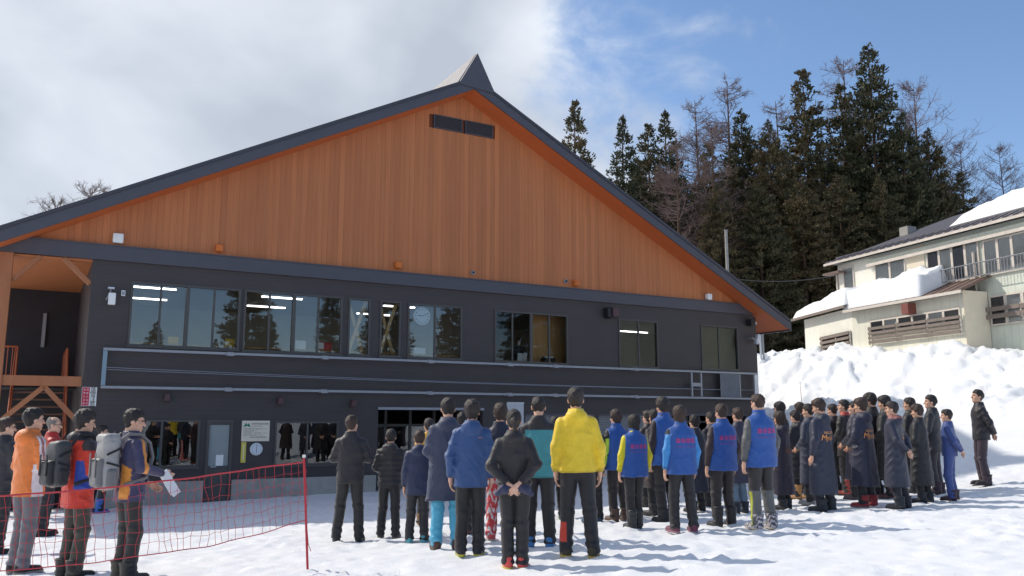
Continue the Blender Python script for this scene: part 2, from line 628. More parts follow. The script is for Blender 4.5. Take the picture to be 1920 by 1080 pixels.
holes['door'] = (ds0, ds1, -1.0, dz1)
es0, es1, ez1 = FS(709, 780)[0], FS(905, 780)[0], FS(740, 767)[1]
holes['entry'] = (es0, es1, -1.0, ez1)
ra = (FS(985, 800)[0], FS(1108, 800)[0])
rb = (FS(1123, 800)[0], FS(1262, 800)[0])
rc = (FS(1270, 800)[0], FS(1400, 800)[0])
sz1 = FS(1190, 776)[1]
for nm_, r_ in (('sa', ra), ('sb', rb), ('gar', rc)):
    holes[nm_] = (r_[0], r_[1], -1.0, sz1)
def wall_mesh(x0, x1, z0, z1, hl, y0, y1):
    mb = MB()
    xs = sorted({x0, x1, *[h[0] for h in hl], *[h[1] for h in hl]})
    zs = sorted({z0, z1, *[h[2] for h in hl], *[h[3] for h in hl]})
    def keep(i, j):
        if i < 0 or j < 0 or i >= len(xs) - 1 or j >= len(zs) - 1:
            return False
        cx, cz = (xs[i] + xs[i + 1]) / 2, (zs[j] + zs[j + 1]) / 2
        return not any(h[0] < cx < h[1] and h[2] < cz < h[3] for h in hl)
    for i in range(len(xs) - 1):
        for j in range(len(zs) - 1):
            if not keep(i, j):
                continue
            a, b, c, d = xs[i], xs[i + 1], zs[j], zs[j + 1]
            mb.add([(a, y0, c), (b, y0, c), (b, y0, d), (a, y0, d)], [(0, 1, 2, 3)])
            mb.add([(a, y1, c), (b, y1, c), (b, y1, d), (a, y1, d)], [(3, 2, 1, 0)])
            if not keep(i - 1, j):
                mb.add([(a, y0, c), (a, y1, c), (a, y1, d), (a, y0, d)], [(3, 2, 1, 0)])
            if not keep(i + 1, j):
                mb.add([(b, y0, c), (b, y1, c), (b, y1, d), (b, y0, d)], [(0, 1, 2, 3)])
            if not keep(i, j - 1):
                mb.add([(a, y0, c), (b, y0, c), (b, y1, c), (a, y1, c)], [(3, 2, 1, 0)])
            if not keep(i, j + 1):
                mb.add([(a, y0, d), (b, y0, d), (b, y1, d), (a, y1, d)], [(0, 1, 2, 3)])
    return mb
TRIM0, TRIM1 = 5.49, 5.84
wall_mesh(WL, WR, Z0, TRIM0 + 0.06, list(holes.values()), 0.0, 0.16).build('wall', M_SIDING, lodge)
DEP = 15.0
sw = MB()
sw.box(WR - 0.16, WR - 0.002, 0.162, DEP, Z0, 5.5)           # right side wall
sw.box(WL + 0.002, WL + 0.16, 0.162, 6.0, Z0, 5.5)           # porch side wall
sw.box(-2.24, WR - 0.2, DEP - 0.2, DEP, Z0, 5.3)
sw.build('side_wall', M_SIDING, lodge)
# back of the porch
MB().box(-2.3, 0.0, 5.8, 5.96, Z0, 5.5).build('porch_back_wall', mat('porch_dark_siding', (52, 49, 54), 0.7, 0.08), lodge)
MB().box(-2.3, 0.0, 0.05, 5.8, 5.44, 5.48).build('porch_ceiling', M_BOARD, lodge)
# gable boards, one by one
gab = MB()
gab.prism([(-1.0, TRIM1 - 0.1), (21.2, TRIM1 - 0.1), (AX, AZ - 0.05)], 0.06, 0.16)
gab = gab.build('gable_wall', mat('batten_wood', (120, 68, 44), 0.8, 0.1), lodge)
vents = [(FS(813, 213), FS(866, 249)), (FS(872, 226.5), FS(923.5, 260.5))]
vr = []
for (p0, p1) in vents:
    vr.append((p0[0], p1[0], p1[1], p0[1]))
vz0 = np.mean([q[2] for q in vr])
vz1 = np.mean([q[3] for q in vr])
BWID = 0.152
s = -1.35
bi = 0
while s < 21.6:
    a, b = s + 0.0018, s + BWID - 0.0018
    segs = [(TRIM1 - 0.05, None)]
    for q in vr:
        if a < q[1] and b > q[0]:
            segs = [(TRIM1 - 0.05, vz0), (vz1, None)]
    for (lo_, hi_) in segs:
        t0 = roofz(a) + 0.06 if hi_ is None else hi_
        t1 = roofz(b) + 0.06 if hi_ is None else hi_
        if max(t0, t1) - lo_ < 0.06:
            continue
        t0, t1 = max(t0, lo_ + 0.01), max(t1, lo_ + 0.01)
        yo = RNG.uniform(-0.004, 0.004)
        mb = MB().prism([(a, lo_), (b, lo_), (b, t1), (a, t0)], 0.012 + yo, 0.055)
        mb.build('board', M_BOARD, gab)
    s += BWID
# trim band between siding and gable
tr = MB()
tr.prism([(-2.2, TRIM0), (22.14, TRIM0), (22.14, TRIM1), (-2.2, TRIM1)], -0.10, 0.004)
tr.prism([(-2.2, TRIM1), (22.14, TRIM1), (22.14, TRIM1 + 0.03), (-2.2, TRIM1 + 0.03)], -0.13, 0.004)
tr.build('trim_band', M_TRIM, lodge)
# roof: slab, fascia, soffit, ridge cap
EL, ER = -3.2, 23.1
YF, YB = -0.8, DEP + 0.8
TH = 0.36
def zs_(s, off=0.0):
    return roofz(s) + off
slab = MB()
for (e0, e1) in ((EL, AX), (AX, ER)):
    slab.prism([(e0, zs_(e0, 0.07)), (e1, zs_(e1, 0.07)), (e1, zs_(e1, TH)), (e0, zs_(e0, TH))], YF + 0.05, YB)
roof = slab.build('roof', M_ROOF, lodge)
fas = MB()
for (e0, e1) in ((EL, AX), (AX, ER)):
    fas.prism([(e0, zs_(e0, -0.01)), (e1, zs_(e1, -0.01)), (e1, zs_(e1, TH - 0.08)), (e0, zs_(e0, TH - 0.08))], YF, YF + 0.046)
fas.build('fascia', M_TRIM, roof)
edg = MB()
for (e0, e1) in ((EL, AX), (AX, ER)):
    edg.prism([(e0, zs_(e0, TH - 0.078)), (e1, zs_(e1, TH - 0.078)), (e1, zs_(e1, TH + 0.02)), (e0, zs_(e0, TH + 0.02))], YF - 0.03, YF + 0.046)
edg.build('roof_edge', M_ROOF, roof)
sof = MB()
for (e0, e1) in ((EL + 0.03, AX), (AX, ER - 0.03)):
    sof.prism([(e0, zs_(e0, 0.0)), (e1, zs_(e1, 0.0)), (e1, zs_(e1, 0.066)), (e0, zs_(e0, 0.066))], YF + 0.05, YB - 0.1)
sof.build('soffit', M_SOFFIT, roof)
eav = MB()
for e, sg in ((EL, -1), (ER, 1)):
    x0, x1 = sorted((e, e + sg * 0.05))
    eav.box(x0, x1, YF, YB, zs_(e, -0.04), zs_(e, TH + 0.015))
eav.build('gutter_edge', M_TRIM, roof)
CX0, CX1, CZT = 9.42, 10.66, 12.76
cm = (CX0 + CX1) / 2
MB().prism([(CX0, zs_(CX0, TH - 0.04)), (CX1, zs_(CX1, TH - 0.04)), (cm, CZT)], YF - 0.035, YF + 0.10).build('ridge_end', M_TRIM, roof)
MB().prism([(CX0 - 0.01, zs_(CX0, TH)), (CX1 + 0.01, zs_(CX1, TH)), (cm, CZT + 0.02)], YF + 0.102, YB).build('ridge_cap', M_SHINGLE, roof)
# vents in the gable
for (q0, q1, qz0, qz1) in vr:
    vmb = MB()
    vmb.box(q0, q1, 0.0, 0.05, vz0, vz1)
    vo = vmb.build('louvre_vent', M_DARK, lodge)
    fr = MB()
    fr.box(q0, q1, -0.03, -0.002, vz0, vz0 + 0.03).box(q0, q1, -0.03, -0.002, vz1 - 0.03, vz1)
    fr.box(q0, q0 + 0.03, -0.03, -0.002, vz0 + 0.03, vz1 - 0.03).box(q1 - 0.03, q1, -0.03, -0.002, vz0 + 0.03, vz1 - 0.03)
    fr.build('frame', M_TRIM, vo)
    sl = MB()
    zz = vz0 + 0.05
    while zz < vz1 - 0.05:
        sl.bar((q0 + 0.03, -0.012, zz), (q1 - 0.03, -0.012, zz), 0.03, 0.008, (0, 0.6, 1))
        zz += 0.045
    tag(sl.build('slats', M_TRIM, vo), kind='stuff')
# windows
def window(hole, mull, gl, name='window', fw=0.05):
    s0, s1, z0, z1 = hole
    w = MB()
    w.box(s0, s1, -0.03, 0.07, z0, z0 + fw).box(s0, s1, -0.03, 0.07, z1 - fw, z1)
    w.box(s0, s0 + fw, -0.03, 0.07, z0 + fw, z1 - fw).box(s1 - fw, s1, -0.03, 0.07, z0 + fw, z1 - fw)
    xs = [s0 + fw] + [m_ for m_ in mull] + [s1 - fw]
    n = len(mull)
    for i, m_ in enumerate(mull):
        hw = 0.045 if (n == 3 and i == 1) else 0.026
        w.box(m_ - hw, m_ + hw, -0.02 if hw > 0.04 else 0.0, 0.06, z0 + fw, z1 - fw)
    o = w.build(name, M_FRAME, lodge)
    for i in range(len(xs) - 1):
        a = xs[i] + (0.026 if i else 0.0)
        b = xs[i + 1] - (0.026 if i < len(xs) - 2 else 0.0)
        y = 0.022 + 0.014 * (i % 2)
        p = MB().add([(a, y, z0 + fw), (b, y, z0 + fw), (b, y, z1 - fw), (a, y, z1 - fw)], [(0, 1, 2, 3)]).build('pane', gl, o)
    MB().box(s0 - 0.03, s1 + 0.03, -0.07, -0.001, z0 - 0.035, z0 - 0.001).build('sill', M_FRAME, o)
    return o
for k_, (b, mu, kd) in WIN.items():
    s0, s1, z0, z1 = holes[k_]
    ym = (b[1] + b[3]) / 2
    window((s0, s1, z0, z1), [FS(px, ym)[0] for px in mu], M_GLASS if kd == 'light' else M_GLASS2)
# concrete plinth
c0, c1 = FS(270, 920)[0], FS(708, 920)[0]
cz = FS(500, 897)[1]
for (q0, q1) in ((0.0, ds0 - 0.02), (ds1 + 0.02, es0 - 0.05)):
    MB().box(q0, q1, -0.10, -0.002, Z0, cz).build('concrete_plinth', M_CONC, lodge, bevel=0.01)
# door
dm = MB()
dm.box(ds0, ds0 + 0.07, -0.03, 0.08, -1.0, dz1).box(ds1 - 0.07, ds1, -0.03, 0.08, -1.0, dz1).box(ds0 + 0.07, ds1 - 0.07, -0.03, 0.08, dz1 - 0.07, dz1)
g0, gz1_ = FS(391, 797)
g1, gz0_ = FS(427, 873)
dm.box(ds0 + 0.07, g0, 0.01, 0.05, -1.0, dz1 - 0.07).box(g1, ds1 - 0.07, 0.01, 0.05, -1.0, dz1 - 0.07)
dm.box(g0, g1, 0.01, 0.05, -1.0, gz0_).box(g0, g1, 0.01, 0.05, gz1_, dz1 - 0.07)
door = dm.build('door', M_FRAME, lodge)
MB().box(g0, g1, 0.025, 0.032, gz0_, gz1_).build('pane', M_FROST, door)
MB().tube([(ds0 + 0.13, -0.04, gz0_ - 0.02), (ds0 + 0.27, -0.04, gz0_ - 0.02)], 0.013).tube([(ds0 + 0.14, 0.02, gz0_ - 0.02), (ds0 + 0.14, -0.04, gz0_ - 0.02)], 0.012).build('handle', M_ALU, door)
nz = FS(410, 872)[1]
MB().box(FS(405, 860)[0], FS(419, 860)[0], 0.018, 0.022, nz - 0.02, FS(410, 853)[1]).build('notice_paper', M_WHITE, door)
# entrance: header, recessed back wall with glazed doors
MB().box(es0 - 0.02, es1 + 0.02, -0.06, 0.05, ez1 - 0.02, ez1 + 0.05).build('entrance_header', M_ALUD, lodge)
en = MB()
for q in np.linspace(es0 + 0.05, es1 - 0.05, 5):
    en.box(q - 0.04, q + 0.04, 1.6, 1.68, -1.0, ez1)
en.box(es0, es1, 1.6, 1.68, ez1 - 0.5, ez1 - 0.42)
en = en.build('entrance_screen', M_FRAME, lodge)
for i in range(4):
    q = np.linspace(es0 + 0.05, es1 - 0.05, 5)
    MB().add([(q[i] + 0.04, 1.63, -1.0), (q[i + 1] - 0.04, 1.63, -1.0), (q[i + 1] - 0.04, 1.63, ez1 - 0.5), (q[i] + 0.04, 1.63, ez1 - 0.5)], [(0, 1, 2, 3)]).build('pane', M_GLASS, en)
MB().box(es0 + 0.03, es0 + 0.26, 1.45, 1.47, FS(700, 838)[1], FS(700, 806)[1]).build('entrance_notice', M_WHITE, lodge)
MB().box(FS(893, 790)[0], FS(905, 790)[0], 0.9, 0.94, FS(900, 850)[1], FS(900, 776)[1]).build('entrance_panel', M_WHITE, lodge)
# roller shutters
M_SHUT = mat('grey_shutter', (128, 127, 130), 0.5, 0.05)
for r_ in (ra, rb):
    sh = MB()
    z = -1.0
    while z < sz1 - 0.04:
        sh.prism([(r_[0], z), (r_[1], z), (r_[1], z + 0.068), (r_[0], z + 0.068)], 0.06, 0.085)
        sh.add([(r_[0], 0.06, z + 0.068), (r_[1], 0.06, z + 0.068), (r_[1], 0.085, z + 0.078), (r_[0], 0.085, z + 0.078)], [(0, 1, 2, 3)])
        z += 0.078
    so = sh.build('roller_shutter', M_SHUT, lodge)
    MB().box(r_[0], r_[1], -0.02, 0.05, sz1 - 0.06, sz1).build('shutter_header', M_TRIM, so)
# garage opening with shelves of pale crates inside
MB().box(rc[0], rc[1], -0.03, 0.05, sz1 - 0.05, sz1 + 0.02).build('garage_header', M_TRIM, lodge)
gs = MB()
for zz in (0.5, 1.05, 1.55, 1.95):
    gs.box(rc[0] + 0.25, rc[1] - 0.3, 1.4, 1.46, zz, zz + 0.05)
for xx in (rc[0] + 0.25, (rc[0] + rc[1]) / 2, rc[1] - 0.35):
    gs.box(xx, xx + 0.05, 1.36, 1.398, -1.0, 2.1)
gs.build('garage_shelf', M_ALUD, lodge)
# interior: upper floor and lower floor
inn = MB()
CE = 5.30
inn.box(0.17, WR - 0.17, 0.17, 7.0, 2.86, 2.95)
inn.box(0.17, WR - 0.17, 0.17, 7.0, CE, CE + 0.06)
inn.box(0.17, WR - 0.17, 7.0, 7.1, 2.95, CE)
inn.box(10.5, 10.6, 0.17, 7.0, 2.95, CE)
inn.build('upper_room', M_INWALL, lodge)
part = MB()
part.box(12.85, 14.7, 0.72, 0.78, 2.95, CE)
part.build('wood_partition', M_INWOOD, lodge)
MB().box(19.2, 21.9, 0.40, 0.42, 2.96, CE - 0.01).build('brown_blind', mat('brown_blind_cloth', (96, 84, 66), 0.9, 0.1), lodge)
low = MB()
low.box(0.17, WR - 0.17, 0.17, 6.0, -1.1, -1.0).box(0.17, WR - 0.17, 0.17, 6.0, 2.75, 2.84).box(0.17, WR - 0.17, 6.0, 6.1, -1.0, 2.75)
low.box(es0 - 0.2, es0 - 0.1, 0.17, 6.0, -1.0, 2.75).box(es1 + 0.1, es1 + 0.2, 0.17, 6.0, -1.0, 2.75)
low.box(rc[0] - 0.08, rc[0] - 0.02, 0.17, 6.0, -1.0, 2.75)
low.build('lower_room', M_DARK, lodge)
# ceiling tubes seen through the windows (pixel ends, projected on the ceiling)
def on_ceiling(px, py, z=CE - 0.06):
    d = ray(px, py)
    p = CAM + d * ((z - CAM[2]) / d[2])
    return float(np.dot(p - FO, fu)), float(-np.dot(p - FO, fn))
for (xa, ya, xb, yb) in ((246, 536.5, 331, 543), (246, 557.5, 313, 563), (491, 555, 566, 561.5), (463, 572.5, 535, 577.5),
                         (669, 587, 700, 589.5), (714, 590, 735, 591.5), (719, 572.5, 740, 574.5), (752, 574.5, 777, 577), (1163, 620, 1212, 624)):
    a, b = on_ceiling(xa, ya), on_ceiling(xb, yb)
    ym = (a[1] + b[1]) / 2
    lt = MB().box(a[0], b[0], ym - 0.12, ym + 0.12, CE - 0.05, CE - 0.004).build('ceiling_light', M_WHITE, lodge)
    MB().box(a[0] + 0.01, b[0] - 0.01, ym - 0.035, ym + 0.035, CE - 0.085, CE - 0.052).build('tube', M_LAMP, lt)
# crossed timber braces behind the two narrow windows
for key, dirs in (('x1', 0), ('x2', 1)):
    s0, s1, z0, z1 = holes[key]
    MB().bar((s0 + 0.03, 0.24, z0 - 0.1), (s1 - 0.02, 0.24, z1 + 0.1), 0.09, 0.085, (0, 1, 0)).build('timber_brace', M_PALEW, lodge)
    MB().bar((s1 - 0.03, 0.34, z0 - 0.1), (s0 + 0.04, 0.34, z1 + 0.1), 0.09, 0.085, (0, 1, 0)).build('timber_brace', M_PALEW, lodge)
# porch timbers
pf = FS(14, 600)[0]
PY = -0.06
post_w = 0.30
MB().box(pf - post_w, pf, PY, PY + 0.3, Z0, TRIM0).build('porch_post', M_TIMBER, lodge, bevel=0.01)
bz1, bz0 = FS(70, 704)[1], FS(70, 723)[1]
MB().box(pf - 0.8, -0.04, PY + 0.05, PY + 0.25, bz0, bz1).build('porch_beam', M_TIMBER, lodge, bevel=0.01)
MB().bar((pf + 0.02, PY + 0.15, TRIM0 - 0.62), (pf + 0.55, PY + 0.15, TRIM0 - 0.02), 0.11, 0.11, (0, 1, 0)).build('porch_brace', M_TIMBER, lodge)
MB().bar((-0.02, PY + 0.15, TRIM0 - 0.60), (-0.62, PY + 0.15, TRIM0 - 0.02), 0.11, 0.11, (0, 1, 0)).build('porch_brace', M_TIMBER, lodge)
MB().bar((pf + 0.0, PY + 0.15, bz0 - 0.85), (pf + 0.85, PY + 0.15, bz0 - 0.02), 0.11, 0.13, (0, 1, 0)).build('porch_brace', M_TIMBER, lodge)
MB().bar((-0.03, PY + 0.15, bz0 - 0.85), (-0.80, PY + 0.15, bz0 - 0.02), 0.11, 0.13, (0, 1, 0)).build('porch_brace', M_TIMBER, lodge)
M_ORAIL = mat('orange_steel_rail', (170, 88, 52), 0.5, 0.06)
M_TREAD = mat('stair_tread', (132, 96, 78), 0.7, 0.1)
MB().box(-2.24, -0.03, 3.0, 5.78, bz0 + 0.05, bz0 + 0.17).build('porch_landing', M_DARK, lodge)
for i in range(11):
    zt = bz0 + 0.1 - 0.19 * (i + 1)
    MB().box(-1.45, -0.32, 2.98 - 0.25 * (i + 1), 2.98 - 0.25 * i, zt, zt + 0.035).build('stair_tread', M_TREAD, lodge)
MB().bar((-1.49, 3.0, bz0 + 0.1), (-1.49, 0.2, bz0 - 2.03), 0.05, 0.24).bar((-0.28, 3.0, bz0 + 0.1), (-0.28, 0.2, bz0 - 2.03), 0.05, 0.24).build('stair_stringer', M_ORAIL, lodge)
rl = MB()
zr = bz0 + 0.17
for (xa, ya, xb, yb) in ((-2.1, 3.1, -1.45, 3.1), (-0.3, 3.1, -0.3, 5.7)):
    n = 6
    rl.tube([(xa, ya, zr + 0.95), (xb, yb, zr + 0.95)], 0.025)
    for i in range(n + 1):
        t = i / n
        rl.tube([(xa + (xb - xa) * t, ya + (yb - ya) * t, zr), (xa + (xb - xa) * t, ya + (yb - ya) * t, zr + 0.95)], 0.012 if 0 < i < n else 0.025)
rl.build('stair_railing', M_ORAIL, lodge)
hr = MB()
for xx in (-1.49, -0.28):
    hr.tube([(xx, 3.0, zr + 0.9), (xx, 0.2, zr - 1.25)], 0.022)
    for t in (0.02, 0.5, 0.98):
        yy = 3.0 - 2.8 * t
        hr.tube([(xx, yy, zr - 2.15 * t), (xx, yy, zr - 2.15 * t + 0.9)], 0.02)
hr.build('handrail', M_ORAIL, lodge)
MB().box(-0.92, -0.83, 5.7, 5.78, 3.75, 4.75).build('porch_wall_lamp', M_ALUD, lodge)

# ------------------------------------------------------------------ things fixed to the lodge front (each its own thing)
def wallthing(name, label, cat, group=None):
    o = empty(name, tuple(FO), FA)
    tag(o, label, cat, group)
    return o
def at_wall(name, px, py, label, cat, group=None):
    s_, z_ = FS(px, py)
    p = FO + fu * s_
    o = empty(name, (p[0], p[1], z_), FA)
    tag(o, label, cat, group)
    return o
# banner frame
bf = wallthing('banner_frame', 'long galvanised steel banner frame across the dark wall below the windows', 'banner frame')
t0s, t1s = FS(190, 690)[0], FS(1412, 725)[0]
tz, bz = 3.31, 2.405
YO = -0.22
for z_, nm_ in ((tz, 'rail'), (bz, 'rail')):
    MB().box(t0s, t1s, YO - 0.03, YO + 0.03, z_ - 0.031, z_ + 0.031).build(nm_, M_ALUD, bf)
e0 = FS(198, 690)[0]
MB().box(t0s, e0, YO - 0.035, YO + 0.028, bz + 0.041, tz - 0.041).build('end_plate', mat('blue_grey_steel', (126, 148, 162), 0.5, 0.06), bf)
MB().box(t1s - 0.16, t1s, YO - 0.035, YO + 0.028, bz + 0.041, tz - 0.041).build('end_plate', M_ALU, bf)
for px in (428, 605, 802, 950, 1035, 1185):
    sx = FS(px, 680)[0]
    for z_ in (tz, bz):
        MB().box(sx - 0.08, sx + 0.08, YO + 0.031, -0.002, z_ - 0.05, z_ + 0.05).build('bracket', M_ALUD, bf)
        MB().box(sx - 0.09, sx + 0.09, YO - 0.045, YO - 0.031, z_ - 0.055, z_ + 0.03).build('bracket_plate', M_ALUD, bf)
l0, l1 = FS(1288, 720)[0], FS(1308, 720)[0]
ld = MB()
ld.box(l0, l0 + 0.06, YO - 0.02, YO + 0.03, bz + 0.041, tz - 0.041).box(l1 - 0.06, l1, YO - 0.02, YO + 0.03, bz + 0.041, tz - 0.041)
ld.box(l0 + 0.06, l1 - 0.06, YO - 0.02, YO + 0.03, (tz + bz) / 2 - 0.06, (tz + bz) / 2 + 0.06)
ld.build('winch_frame', M_ALUD, bf)
p0, p1 = FS(1343, 720)[0], FS(1377, 720)[0]
cg = MB()
n = 28
for i in range(n):
    a, b = p0 + (p1 - p0) * i / n, p0 + (p1 - p0) * (i + 1) / n
    mid = (a + b) / 2
    cg.add([(a, YO, bz + 0.042), (mid, YO - 0.03, bz + 0.042), (b, YO, bz + 0.042), (a, YO, tz - 0.042), (mid, YO - 0.03, tz - 0.042), (b, YO, tz - 0.042)], [(0, 1, 4, 3), (1, 2, 5, 4)])
cg.box(p0, p1, YO + 0.004, YO + 0.02, bz + 0.042, tz - 0.042)
cg.box(p1 + 0.02, p1 + 0.07, YO - 0.02, YO + 0.02, bz + 0.042, tz - 0.042)
cg.build('folded_banner', M_ALUD, bf)
wz = [FS(200, 688)[1], FS(700, 718)[1], FS(1290, 728)[1]]
for dz in (0.0, 0.05):
    pts = []
    for i in range(13):
        t = i / 12
        z_ = wz[0] * (1 - t) ** 2 + 2 * t * (1 - t) * (wz[1] + 0.02) + t * t * wz[2]
        pts.append((e0 + (t1s - 0.2 - e0) * t, YO + 0.01, z_ - dz * (1 - t) - 0.02))
    MB().tube(pts, 0.009, 5).build('cable', M_ALUD, bf)
# boxes on the gable
for i, (px, py, m_, lab, w_) in enumerate(((221, 448, M_WHITE, 'white square box on the cedar gable near the left eave', 0.12), (410, 466, M_ORANGE, 'orange box lamp on the gable above the leftmost windows', 0.095),
        (745, 498, M_ORANGE, 'orange box lamp on the gable, in the middle of the three', 0.095), (1078, 531.5, M_ORANGE, 'orange box lamp on the gable, the one nearest the right eave', 0.095),
        (1326, 557, M_WHITE, 'white square box on the cedar gable near the right eave', 0.11))):
    o = at_wall('lamp_box' if m_ is M_ORANGE else 'junction_box', px, py, lab, 'lamp' if m_ is M_ORANGE else 'box', 'orange lamps on the gable' if m_ is M_ORANGE else 'white boxes on the gable')
    MB().box(-w_, w_, -0.16, 0.01, -w_, w_).build('housing', m_, o, bevel=0.03)
    MB().box(-w_ * 0.55, w_ * 0.55, -0.172, -0.161, -w_ * 0.55, w_ * 0.55).build('cover', m_, o)
for px, py, lab in ((886, 511.5, 'small silver dome fitting on the gable below the apex'), (1060, 527.5, 'small silver dome fitting beside the right orange lamp')):
    o = at_wall('dome_fitting', px, py, lab, 'fitting', 'dome fittings on the gable')
    MB().disc(0, 0, 0.065, -0.05, 0.01, 16).build('base', M_ALUD, o)
    MB().disc(0, 0, 0.035, -0.08, -0.051, 14).build('lens', M_BLACK, o)
# small dark lamps under the frame
for i, (px, py, lab) in enumerate(((312, 746, 'small dark wall lamp above the ground floor left window'), (524, 752, 'small dark wall lamp right of the cream notice board'), (660, 757, 'small dark wall lamp beside the entrance header'))):
    o = at_wall('wall_lamp', px, py, lab, 'lamp', 'dark lamps under the banner frame')
    MB().box(-0.05, 0.05, -0.05, 0.0, -0.08, 0.08).build('bracket', M_BROWN, o)
    MB().prism([(-0.075, -0.09), (0.075, -0.09), (0.06, 0.10), (-0.06, 0.10)], -0.19, -0.051).build('shade', M_BROWN, o, bevel=0.015)
# floodlight on the left, with a small white box
o = at_wall('floodlight', 208, 556, 'white floodlight on a bracket left of the upper windows', 'floodlight')
MB().tube([(-0.02, 0.0, 0.16), (-0.02, -0.22, 0.16)], 0.02).tube([(-0.12, -0.2, -0.12), (-0.02, -0.2, 0.12)], 0.014).build('bracket', M_ALUD, o)
MB().box(-0.09, 0.05, -0.24, -0.1, 0.16, 0.20).build('cap', M_ALU, o)
MB().box(-0.07, 0.09, -0.30, -0.16, -0.23, 0.06).build('lamp_body', M_WHITE, o, bevel=0.02)
o = at_wall('switch_box', 231, 550, 'small pale switch box beside the white floodlight', 'box')
MB().box(-0.045, 0.045, -0.05, 0.0, -0.07, 0.07).build('housing', M_WHITE, o, bevel=0.01)
MB().box(-0.03, 0.03, -0.056, -0.051, -0.045, 0.045).build('cover', M_ALUD, o)
o = at_wall('floodlight', 1408, 638, 'silver floodlight at the right corner of the lodge', 'floodlight')
MB().tube([(-0.15, 0.0, 0.05), (-0.15, -0.25, 0.05)], 0.03).tube([(-0.15, -0.25, 0.05), (0.0, -0.25, -0.05)], 0.03).build('bracket', M_ALUD, o)
MB().bar((0.0, -0.25, -0.16), (0.14, -0.25, 0.2), 0.14, 0.14, (0, 1, 0)).build('lamp_body', M_ALU, o, bevel=0.02)
o = at_wall('loudspeaker', 1402, 606, 'black horn loudspeaker under the right eave of the lodge', 'loudspeaker')
MB().box(-0.12, 0.1, -0.3, -0.05, -0.12, 0.12).tube([(0, 0, 0), (0, -0.06, 0)], 0.03).build('horn_body', M_BLACK, o, bevel=0.03)
MB().disc(0.13, -0.02, 0.05, -0.28, -0.1, 12).build('driver', M_ALU, o)
o = at_wall('loudspeaker', 1140, 588, 'dark red-brown horn loudspeaker between two upper windows', 'loudspeaker')
MB().prism([(-0.20, -0.15), (-0.04, -0.19), (-0.04, 0.2), (-0.2, 0.16)], -0.28, -0.01).build('driver_body', M_BLACK, o, bevel=0.03)
MB().box(-0.03, 0.24, -0.34, -0.04, -0.14, 0.16).build('horn_body', M_BROWN, o, bevel=0.02)
# signs and clocks
def paint_text(parent, txt, width, cx, cz, y, m_, vertical=False):
    c, f_ = text2d(txt, width)
    if len(c) == 0:
        return
    MB().add([(cx + p[0], y, cz + p[1]) for p in c], f_).build('lettering', m_, parent)
M_INK = mat('black_ink', (40, 40, 40), 0.7, 0.02)
M_CREAM = mat('cream_sign_board', (226, 214, 196), 0.5, 0.04)
M_GREEN = mat('green_print', (52, 128, 96), 0.6, 0.03)
o = at_wall('notice_board', 479, 808, 'cream notice board with a green mountain mark and lines of text', 'sign')
hw, hh = (FS(505, 808)[0] - FS(453, 808)[0]) / 2, (FS(479, 788.5)[1] - FS(479, 827)[1]) / 2
MB().box(-hw, hw, -0.03, 0.0, -hh, hh).build('panel', M_CREAM, o)
MB().add([(-hw * 0.9, -0.034, hh * 0.42), (-hw * 0.72, -0.034, hh * 0.8), (-hw * 0.62, -0.034, hh * 0.6), (-hw * 0.52, -0.034, hh * 0.78), (-hw * 0.38, -0.034, hh * 0.42), (-hw * 0.55, -0.034, hh * 0.42), (-hw * 0.64, -0.034, hh * 0.52), (-hw * 0.74, -0.034, hh * 0.42)], [(0, 1, 2, 7), (2, 3, 4, 5), (2, 5, 6), (2, 6, 7)]).build('mountain_mark', M_GREEN, o)
paint_text(o, '妙高市総合体育館', hw * 1.22, hw * 0.3, hh * 0.70, -0.034, M_INK)
paint_text(o, 'スキーセンター', hw * 0.80, hw * 0.1, hh * 0.46, -0.034, M_INK)
for i in range(5):
    paint_text(o, ['ご利用の皆様は下記の事項をお守りください', '施設内は土足禁止です', '利用後は清掃をして係員に報告してください', '備品は元の場所に返却してください', '管理者 妙高市教育委員会'][i], hw * [1.75, 0.9, 1.75, 1.4, 1.2][i], hw * [0, -0.4, 0, -0.15, 0.2][i], hh * (0.2 - 0.2 * i), -0.034, M_INK)
o = at_wall('thermometer', 456, 848, 'narrow yellow thermometer strip beside the round white clock', 'thermometer')
MB().box(-0.06, 0.06, -0.03, 0.0, -0.26, 0.26).build('backing', mat('yellow_strip', (216, 196, 84), 0.5, 0.04), o)
MB().box(-0.008, 0.008, -0.04, -0.031, -0.2, 0.2).build('tube', M_WHITE, o)
def clock(o, R, hour, minute, num=True):
    MB().disc(0, 0, R, -0.05, 0.0, 36).build('rim', M_WHITE, o)
    MB().disc(0, 0, R * 0.93, -0.054, -0.051, 36).build('face', mat('pale_clock_face', (214, 220, 226), 0.5, 0.02), o)
    mk = MB()
    for i in range(12):
        a = math.pi / 6 * i
        mk.bar((R * 0.70 * math.sin(a), -0.058, R * 0.70 * math.cos(a)), (R * 0.84 * math.sin(a), -0.058, R * 0.84 * math.cos(a)), R * 0.06, 0.004, (0, 1, 0))
    mk.build('hour_marks', M_INK, o)
    for L, a, w_ in ((0.5, (hour + minute / 60) / 12, 0.07), (0.72, minute / 60, 0.05)):
        a *= 2 * math.pi
        MB().bar((0, -0.062, 0), (R * L * math.sin(a), -0.062, R * L * math.cos(a)), R * w_, 0.004, (0, 1, 0)).build('hand', M_INK, o)
o = at_wall('wall_clock', 480, 842, 'small round white dial on the wall below the cream notice board', 'clock')
clock(o, (FS(491.5, 842)[0] - FS(468.5, 842)[0]) / 2, 6, 0)
s_, z_ = FS(790, 593, -0.12)
p = FO + fu * s_ + fn * -0.12
o = empty('wall_clock', (p[0], p[1], z_), FA)
tag(o, 'large round white clock hanging behind an upper window', 'clock')
